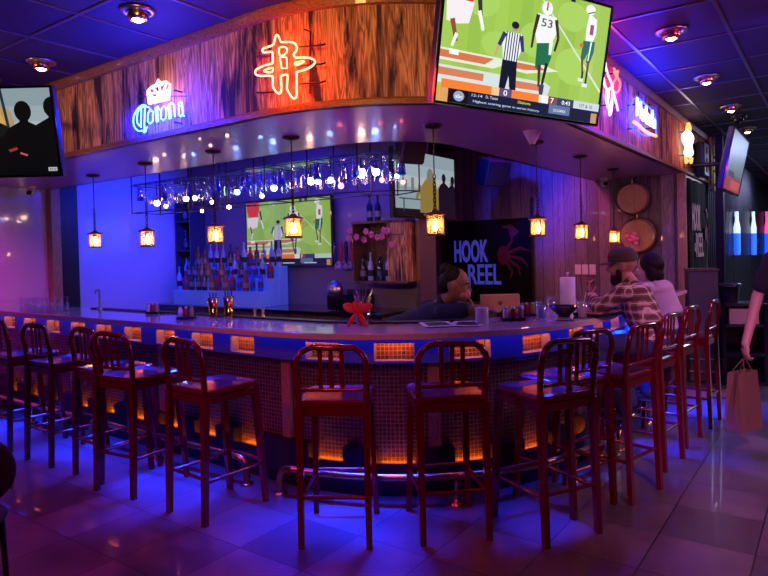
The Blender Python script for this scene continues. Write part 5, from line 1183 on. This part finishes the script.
# plaid
def plaid():
    m = bpy.data.materials.new('plaid_flannel'); m.use_nodes = True; nt = m.node_tree; b = nt.nodes['Principled BSDF']; b.inputs['Roughness'].default_value = .85; L = nt.links.new; N = nt.nodes.new
    tc = N('ShaderNodeTexCoord'); sp = N('ShaderNodeSeparateXYZ'); L(tc.outputs['Object'], sp.inputs[0])
    def band(sock, per, ph, w):
        a = N('ShaderNodeMath'); a.operation = 'MULTIPLY_ADD'; a.inputs[1].default_value = 1 / per; a.inputs[2].default_value = ph; L(sock, a.inputs[0]); f = N('ShaderNodeMath'); f.operation = 'FRACT'; L(a.outputs[0], f.inputs[0])
        l = N('ShaderNodeMath'); l.operation = 'LESS_THAN'; l.inputs[1].default_value = w; L(f.outputs[0], l.inputs[0]); return l.outputs[0]
    ad = N('ShaderNodeMath'); ad.operation = 'ADD'; L(sp.outputs[0], ad.inputs[0]); L(sp.outputs[1], ad.inputs[1])
    cur = None
    def mixc(fac, c0, c1, k):
        x = N('ShaderNodeMix'); x.data_type = 'RGBA'; mu = N('ShaderNodeMath'); mu.operation = 'MULTIPLY'; mu.inputs[1].default_value = k; L(fac, mu.inputs[0]); L(mu.outputs[0], x.inputs[0])
        if isinstance(c0, tuple): x.inputs[6].default_value = (*c0, 1)
        else: L(c0, x.inputs[6])
        x.inputs[7].default_value = (*c1, 1); return x.outputs[2]
    c = mixc(band(sp.outputs[2], .062, 0, .5), (.50, .33, .25), (.10, .03, .015), .82)
    c = mixc(band(ad.outputs[0], .062, .2, .5), c, (.10, .03, .02), .75)
    c = mixc(band(sp.outputs[2], .062, .3, .12), c, (.75, .6, .45), .8); c = mixc(band(ad.outputs[0], .062, .55, .12), c, (.75, .6, .45), .8)
    L(c, b.inputs['Base Color']); return m
M['plaid'] = plaid(); M['capc'] = mat('olive_cap_cloth', (.07, .055, .045), .8, bump=.3, bscale=300); M['beard'] = mat('dark_beard', (.015, .009, .007), .8, bump=.8, bscale=250)
def seated(lean, headf, face, armL, armR, hip=.86, seatback=0):
    """armX = (elbow, wrist, dir, normal)"""
    J = {}
    J['pelvis'] = V3(0, -.03, hip + .03); J['waist'] = V3(0, -.03 + lean * .3, hip + .16); J['chest'] = V3(0, lean * .75, hip + .33); J['neck'] = V3(0, lean * 1.05, hip + .475); J['head'] = V3(0, lean * 1.05 + headf, hip + .60); J['face'] = face
    sh = V3(0, lean * .95, hip + .415)
    for s, k, A in (('L', -1, armL), ('R', 1, armR)):
        J['sh' + s] = sh + V3(k * .185, 0, 0); J['el' + s], J['wr' + s] = A[0], A[1]
        if len(A) > 2: J['hd' + s] = A[2]
        if len(A) > 3: J['hn' + s] = A[3]
        if len(A) > 4: J['cu' + s] = A[4]
        J['hp' + s] = V3(k * .09, .0, hip); J['kn' + s] = V3(k * .13, .31, hip - .01); J['an' + s] = V3(k * .12, .14, hip - .46)
    return J
# man in plaid
loc = Vector((4.80, 1.13, 0))
def tl(p): return Vector((p.x - loc.x, p.y - loc.y, p.z))
J = seated(.12, .085, (-.12, 1, -.10), (V3(-.27, .24, 1.135), V3(-.13, .44, 1.15), V3(.5, .8, .1)), (V3(.25, .27, 1.13), V3(.17, .33, 1.24)))
# left and right hands raised at mouth height over the tray
J['shL'].z = J['shR'].z = 1.245; J['neck'] = V3(0, .10, 1.30); J['head'] = V3(0, .165, 1.425); J['chest'] = V3(0, .06, 1.14)
J['elL'] = V3(-.26, .27, 1.125); J['wrL'] = V3(-.11, .36, 1.20); J['hdL'] = V3(.25, .25, .9); J['hnL'] = V3(.3, -1, 0); J['cuL'] = .75
J['elR'] = V3(.27, .27, 1.125); J['wrR'] = V3(.14, .42, 1.13); J['hdR'] = V3(-.6, .8, .05); J['hnR'] = V3(0, 0, -1); J['cuR'] = .5
def ex_man(t, P, R):
    mb = MB(); mb.ell(P(0, .030, -.078), (.056, .062, .050), R, 18, 12); mb.ell(P(0, .055, -.105), (.038, .042, .040), R, 16, 10); mb.ell(P(-.057, .022, -.048), (.014, .024, .036), R, 12, 8); mb.ell(P(.057, .022, -.048), (.014, .024, .036), R, 12, 8); remesh(mb.build('beard', M['beard'], t, world=False), .006, 3)
    mb = MB(); c = P(0, -.012, .052); pr = []
    n = 22; vs = []
    for i, (s_, z) in enumerate(((1.0, -.015), (1.0, .01), (.96, .04), (.82, .068), (.55, .086), (.2, .094))):
        for k in range(n): a = 2 * PI * k / n; vs.append(P(.086 * s_ * math.cos(a), -.010 + .106 * s_ * math.sin(a), .045 + z))
    mb.add(vs, [(i * n + k, i * n + (k + 1) % n, (i + 1) * n + (k + 1) % n, (i + 1) * n + k) for i in range(5) for k in range(n)] + [tuple(range(5 * n, 6 * n))], sm=True)
    cap = mb.build('cap', M['capc'], t, world=False)
    mb = MB(); vs = []
    m_ = 12
    for j in range(m_ + 1):
        a = math.radians(28 + 124 * j / m_); x, y = .086 * math.cos(a), .106 * math.sin(a) - .01; f = math.sin(a); ex = .075 * f
        vs += [P(x, y - .005, .038), P(x * 1.0, y + ex, .030 - .012 * abs(math.cos(a))), P(x, y + ex, .026 - .012 * abs(math.cos(a))), P(x, y - .005, .032)]
    mb.add(vs, [(4 * j + q, 4 * j + (q + 1) % 4, 4 * j + 4 + (q + 1) % 4, 4 * j + 4 + q) for j in range(m_) for q in range(4)] + [(0, 1, 2, 3), (4 * m_ + 3, 4 * m_ + 2, 4 * m_ + 1, 4 * m_)], sm=True)
    mb.build('cap_brim', M['capc'], t, world=False)
    mb = MB(); mb.ell(P(0, -.012, .14), .008, None, 8, 6); mb.build('cap_button', M['capc'], t, world=False)
    # collar
    mb = MB(); nkp = J['neck']; 
    for sx in (-1, 1): mb.add([nkp + V3(sx * .02, .075, -.02), nkp + V3(sx * .075, .045, .0), nkp + V3(sx * .075, -.01, .035), nkp + V3(sx * .055, .0, .05), nkp + V3(sx * .04, .055, .02), nkp + V3(sx * .05, .085, -.045)], [(0, 1, 2, 3, 4), (0, 5, 1)])
    mb.build('collar', M['plaid'], t, world=False)
person('bearded man in a plaid shirt and dark cap eating at the bar', loc, .04, J, M['skin1'], M['plaid'], 'long', M['denim'], M['blackc'], ex_man)
# food in hand
q = Matrix.Rotation(.04, 3, 'Z') @ (J['wrL'] + V3(.045, .03, .09)) + loc
t = thing('food_morsel', q, 'small piece of food in the raised hand of the man in plaid', 'food'); mb = MB(); mb.ell((0, 0, 0), (.022, .018, .026), n=10, m=7); mb.ell((.012, .01, .015), (.014, .014, .016), n=8, m=6); mb.build('morsel', M['redw'], t, world=False)
# second guest
loc2 = Vector((5.45, 1.12, 0))
J2 = seated(.12, .10, (-.1, 1, -.12), (V3(-.24, .25, 1.12), V3(-.05, .42, 1.13), V3(.6, .6, .1)), (V3(.24, .26, 1.12), V3(.06, .44, 1.13), V3(-.6, .6, .1)))
J2['shL'].z = J2['shR'].z = 1.22; J2['neck'] = V3(0, .10, 1.27); J2['head'] = V3(0, .14, 1.375); J2['chest'] = V3(0, .05, 1.12)
def ex_g(t, P, R):
    mb = MB(); mb.ell(P(0, -.025, .035), (.090, .100, .100), R, 18, 12); mb.ell(P(0, -.06, -.05), (.075, .05, .09), R, 14, 10)
    for sx in (-1, 1): mb.ell(P(sx * .072, -.02, -.03), (.022, .045, .075), R, 12, 8)
    remesh(mb.build('hair', M['hair'], t, world=False), .007, 2)
person('guest with dark hair and pale grey shirt seated behind the man in plaid', loc2, .02, J2, M['skin1'], M['greyc'], 'long', M['denim'], M['blackc'], ex_g, female=True)
# bartender : leans on forearms behind the counter, facing right
pb = atD(455, 300, 4.92)
locb = Vector((pb.x, pb.y, 0)); rzb = math.atan2(RGT.y, RGT.x) - PI / 2 + .25      # local +y = picture right, turned slightly away from us
def wl(px, py, D):
    q = atD(px, py, D) - locb; return Matrix.Rotation(-rzb, 3, 'Z') @ q
Jb = {}
Jb['head'] = wl(456, 285, 4.92); Jb['face'] = (.50, 1, -.22); Jb['hs'] = 1.10
Jb['neck'] = wl(442, 301, 4.98); Jb['chest'] = wl(428, 318, 5.02); Jb['waist'] = wl(402, 327, 5.1) + V3(0, -.03, -.02); Jb['pelvis'] = wl(384, 340, 5.15) + V3(0, -.02, -.05)
shz = wl(436, 310, 5.0)
Jb['shR'] = shz + V3(.16, .0, .0); Jb['shL'] = shz + V3(-.17, 0, 0.01)
el = wl(472, 329, 4.74); Jb['elR'] = V3(el.x, el.y, 1.118); wr = wl(473, 310, 4.84); Jb['wrR'] = wr; Jb['hdR'] = V3(-.1, -.25, .95); Jb['hnR'] = V3(-.3, -1, 0); Jb['cuR'] = .8
el = wl(462, 322, 5.1); Jb['elL'] = V3(el.x, el.y, 1.118); wr = wl(480, 322, 4.9); Jb['wrL'] = V3(wr.x, wr.y, 1.11); Jb['hdL'] = V3(.7, .5, 0); Jb['hnL'] = V3(0, 0, -1); Jb['cuL'] = .3
for s, k in (('L', -1), ('R', 1)):
    pe = Jb['pelvis']; Jb['hp' + s] = V3(pe.x + k * .09, pe.y, pe.z - .02); Jb['kn' + s] = V3(pe.x + k * .1, pe.y + .02, .50); Jb['an' + s] = V3(pe.x + k * .1, pe.y - .05, .09)
Jb['tfwd'] = (0, .5, -.8)
def ex_b(t, P, R):
    mb = MB(); mb.ell(P(0, -.028, .048), (.087, .097, .086), R, 18, 12); mb.ell(P(0, -.080, .00), (.075, .06, .085), R, 14, 10); mb.ell(P(0, -.085, .10), (.055, .055, .05), R, 14, 10); remesh(mb.build('hair', M['hair'], t, world=False), .007, 2)
    mb = MB(); mb.ell(P(0, .060, -.050), (.064, .062, .056), R, 18, 12); remesh(mb.build('face_mask', M['pinkmask'], t, world=False), .006, 2)
    for sx in (-1, 1):
        mb = MB(); mb.tube([P(sx * .058, .05, -.03), P(sx * .078, .02, .0), P(sx * .086, -.01, .012)], .0025, 6); mb.build('mask_strap', M['pinkmask'], t, world=False)
        mb = MB(); pts = [P(sx * .031 + .024 * math.cos(q), .098, .010 + .020 * math.sin(q)) for q in [2 * PI * j / 12 for j in range(12)]]; mb.tube(pts, .002, 5, closed=True); mb.tube([P(sx * .055, .097, .012), P(sx * .078, .0, .012)], .002, 5); mb.build('glasses_rim', M['steel'], t, world=False)
person('bartender in dark top and pink mask leaning on the bar, hand at chin', locb, rzb, Jb, M['skin2'], M['navyc'], 'short', M['blackc'], M['blackc'], ex_b, female=True)
# passer-by at the right edge with paper bag, walking toward us
lr = atD(797, 300, 4.62); locr = Vector((lr.x, lr.y, 0)); rzr = math.atan2(-FWD.y, -FWD.x) - PI / 2 + .15
def wr_(px, py, D): return Matrix.Rotation(-rzr, 3, 'Z') @ (atD(px, py, D) - locr)
Jr = {'head': V3(0, .03, 1.66), 'neck': V3(0, 0, 1.50), 'chest': V3(0, 0, 1.30), 'waist': V3(0, 0, 1.10), 'pelvis': V3(0, 0, .96), 'face': (0, 1, -.1)}
Jr['shR'] = V3(.19, 0, 1.44); Jr['elR'] = wr_(758, 294, 4.70); Jr['wrR'] = wr_(745.5, 344, 4.66); Jr['hdR'] = V3(.05, .05, -1); Jr['hnR'] = V3(-1, 0, 0); Jr['cuR'] = .85
Jr['shL'] = V3(-.19, 0, 1.44); Jr['elL'] = V3(-.25, -.03, 1.15); Jr['wrL'] = V3(-.25, .06, .90); Jr['hnL'] = V3(1, 0, 0); Jr['cuL'] = .5
for s, k in (('L', -1), ('R', 1)): Jr['hp' + s] = V3(k * .09, 0, .93); Jr['kn' + s] = V3(k * .10, .06 * k + .03, .51); Jr['an' + s] = V3(k * .10, .08 * k - .02, .09)
def ex_r(t, P, R):
    mb = MB(); mb.ell(P(0, -.02, .035), (.083, .098, .090), R, 18, 12); mb.ell(P(0, -.05, -.02), (.076, .055, .06), R, 14, 10); remesh(mb.build('hair', M['hair'], t, world=False), .008, 2)
person('person in black clothes at the right edge walking with a paper bag in hand', locr, rzr, Jr, M['skin1'], M['blackc'], 'short', M['blackc'], M['blackc'], ex_r)
# paper bag
hb = atD(744, 356, 4.66); pc_ = atD(743, 400, 4.66); t = thing('paper_bag', (pc_.x, pc_.y, .19), 'brown paper carrier bag hanging from the hand of the person in black', 'bag', yaw + .5)
tp = .62 - .19; mb = MB(); w2, d2 = .128, .07
vs = [(-w2, -d2, 0), (w2, -d2, 0), (w2, d2, 0), (-w2, d2, 0), (-w2 * .9, -d2 * .6, tp), (w2 * .9, -d2 * .6, tp), (w2 * .9, d2 * .6, tp), (-w2 * .9, d2 * .6, tp)]
vs += [(-w2 * 1.0, 0, .1), (w2 * 1.0, 0, .1), (-w2 * .78, 0, tp), (w2 * .78, 0, tp)]
mb.add(vs, [(0, 3, 2, 1), (0, 1, 5, 4), (2, 3, 7, 6), (1, 9, 11, 5), (9, 2, 6, 11), (1, 2, 9), (3, 8, 10, 7), (8, 0, 4, 10), (0, 8, 3)]); b_ = mb.build('bag_body', M['kraft'], t, world=False); sol = b_.modifiers.new('thick', 'SOLIDIFY'); sol.thickness = .002
Mi = Matrix.Rotation(-(yaw + .5), 3, 'Z'); hl = Mi @ (hb - Vector((pc_.x, pc_.y, .19)))
for sy in (-1, 1):
    mb = MB(); mb.tube([(-.05, sy * d2 * .6, tp - .03), (-.045, sy * d2 * .6, tp + .01), (hl.x - .015, hl.y, hl.z - .02), (hl.x + .015, hl.y, hl.z - .02), (.045, sy * d2 * .6, tp + .01), (.05, sy * d2 * .6, tp - .03)], .0035, 6); mb.build('handle', M['kraft'], t, world=False)

# ------------------------------------------------------------------ light
W = bpy.data.worlds.new('world'); bpy.context.scene.world = W; W.use_nodes = True; W.node_tree.nodes['Background'].inputs[0].default_value = (.16, .05, .28, 1); W.node_tree.nodes['Background'].inputs[1].default_value = .035
BLUE = (.004, .025, 1); MAG = (1, .04, .36); VIO = (.32, .03, 1)
# ceiling spots that throw warm pools
for (x, y) in ((2.38, 3.6), (2.5, 5.1), (5.04, .98), (8.23, .98), (9.96, .99)): light('SPOT', (x, y, CEIL - .09), (1, .42, .2), 14 if x > 8 else 2, .05, (x, y + (.3 if x > 8 else 0), 0), 95)
# magenta fill spots added unseen over left and foreground, blue lamps inside the bar
light('SPOT', (-.6, 4.8, 3.0), (1, .02, .16), 210, .15, (1.1, 3.5, 0), 66)
light('SPOT', (.3, .9, 3.05), (1, .03, .20), 130, .15, (1.5, 1.5, 0), 74)
light('SPOT', (1.5, -1.2, 3.05), (.90, .28, .92), 950, .15, (5.0, -.3, 0), 58, blend=1)
light('SPOT', (1.0, 6.3, 2.9), (1, .03, .60), 420, .12, (2.3, 8.2, 1.5), 54, blend=1)
light('SPOT', (0.2, 1.2, 2.6), (1, .50, .13), 200, .2, (3.3, 3.1, 2.9), 60)       # warm wash on the burnt wood
light('SPOT', (0.6, 5.5, 2.5), (1, .46, .14), 50, .2, (2.9, 5.0, 2.85), 50)
light('SPOT', (4.3, -1.0, 2.8), (.75, .04, .42), 110, .2, (5.8, 1.57, 2.8), 80)      # violet on the right run of the canopy
light('AREA', (5.2, 5.6, 3.05), BLUE, 50, 1.2, (5.2, 6.5, 0), sx=1.6, sy=3.4)
light('SPOT', (6.1, 3.4, 3.0), BLUE, 520, .1, (8.7, 3.55, 2.25), 40, blend=1)
light('SPOT', (4.9, 6.2, 2.7), BLUE, 380, .15, (5.2, 8.2, 1.9), 75, blend=.9)
light('AREA', (7.3, 2.9, 3.05), VIO, 9, 1.0, (7.6, 2.6, 0), sx=2.0, sy=1.0)
light('SPOT', (6.3, 3.0, 2.9), (1, .12, .34), 120, .1, (8.7, 2.2, 1.6), 60)
light('AREA', (5.4, 6.6, 1.95), BLUE, 4, .4, (6.2, 6.6, 1.2), sx=.2, sy=2.4)
# ceiling beams, and unseen uplights added to tint the canopy underside
light('SPOT', (3.2, 2.9, 1.9), (.45, .05, .8), 6, .04, (3.4, 2.7, 2.47), 150)
light('SPOT', (4.9, .4, 2.4), (.04, .04, 1), 30, .05, (6.0, .5, 3.15), 90)
light('SPOT', (3.6, 1.0, 2.5), (1, .03, .12), 6, .03, (4.1, 1.0, 3.15), 70)
light('SPOT', (3.6, .1, 2.9), (1, .34, .30), 45, .1, (4.9, 1.3, 1.2), 40)  # fill spot added to brighten the seated guests
light('SPOT', (.8, .6, 1.0), (.62, .05, .75), 80, .15, (3.9, 2.9, 2.45), 44, blend=1)
light('SPOT', (1.6, 5.6, 1.2), (.35, .05, 1), 40, .15, (3.7, 5.9, 2.4), 40, blend=1)
light('SPOT', (.2, 1.4, 2.9), (1, .40, .16), 40, .1, (3.2, 2.9, 1.05), 36)  # warm fill added from the front for the counter edge
# halo light of the neon tubes
def halo(px, py, col, pw, r=.15):
    q, n_ = FAS.pt(FAS.hit(px), 0); p_ = atP(px, py, q, n_); light('SPOT', p_ + n_ * r + Vector((0, 0, .0)), col, pw, .03, p_, 112, blend=1)
    q, n_ = FAS.pt(FAS.hit(px), -r); p_ = atP(px, py, q, n_); light('POINT', p_, col, pw, .05)
for px, py in ((134, 124), (148, 122), (162, 118), (176, 113)): halo(px, py, (.0, .004, 1), 26)
halo(160, 93, (1, .45, .2), 1)
for px, py in ((270, 62), (286, 50), (300, 66), (284, 85)): halo(px, py, (1, .02, .004), 2.6)
halo(614, 90, (1, .01, .10), 9.0); halo(606, 100, (.0, .006, 1), 20.0); halo(643, 108, (.0, .006, 1), 30.0); halo(655, 118, (.0, .006, 1), 30.0); halo(688, 145, (1, .2, .1), 1.0)
# cool daylight coloured lamps in the corridor
light('AREA', (13.5, -.6, 3.0), (.50, .62, 1), 170, 1, (13.5, 0, 0), sx=3, sy=1)
light('AREA', (10.8, -.8, 3.0), (.40, .55, 1), 12, 1, (10.8, 0, 0), sx=1.6, sy=.6)
light('AREA', (6.6, -1.6, 3.05), (.9, .42, 1), 55, 1, (6.4, 0, 0), sx=1.2, sy=.6)  # unseen lavender fill added to lift the right floor
# blue under-bar light pools on the floor
for s_ in (-4.5, -3.2, -1.9, -.6, .6, 1.8, 3.0):
    p, n_ = BAR.pt(s_, .02); light('AREA', (p.x, p.y, 1.01), BLUE, 36, .3, (p.x + n_.x * .34, p.y + n_.y * .34, 0), sx=.9, sy=.05, spread=62)
sc = bpy.context.scene; sc.view_settings.view_transform = 'Standard'; sc.view_settings.look = 'None'; sc.view_settings.gamma = 1; sc.view_settings.use_curve_mapping = False; sc.view_settings.exposure = 0
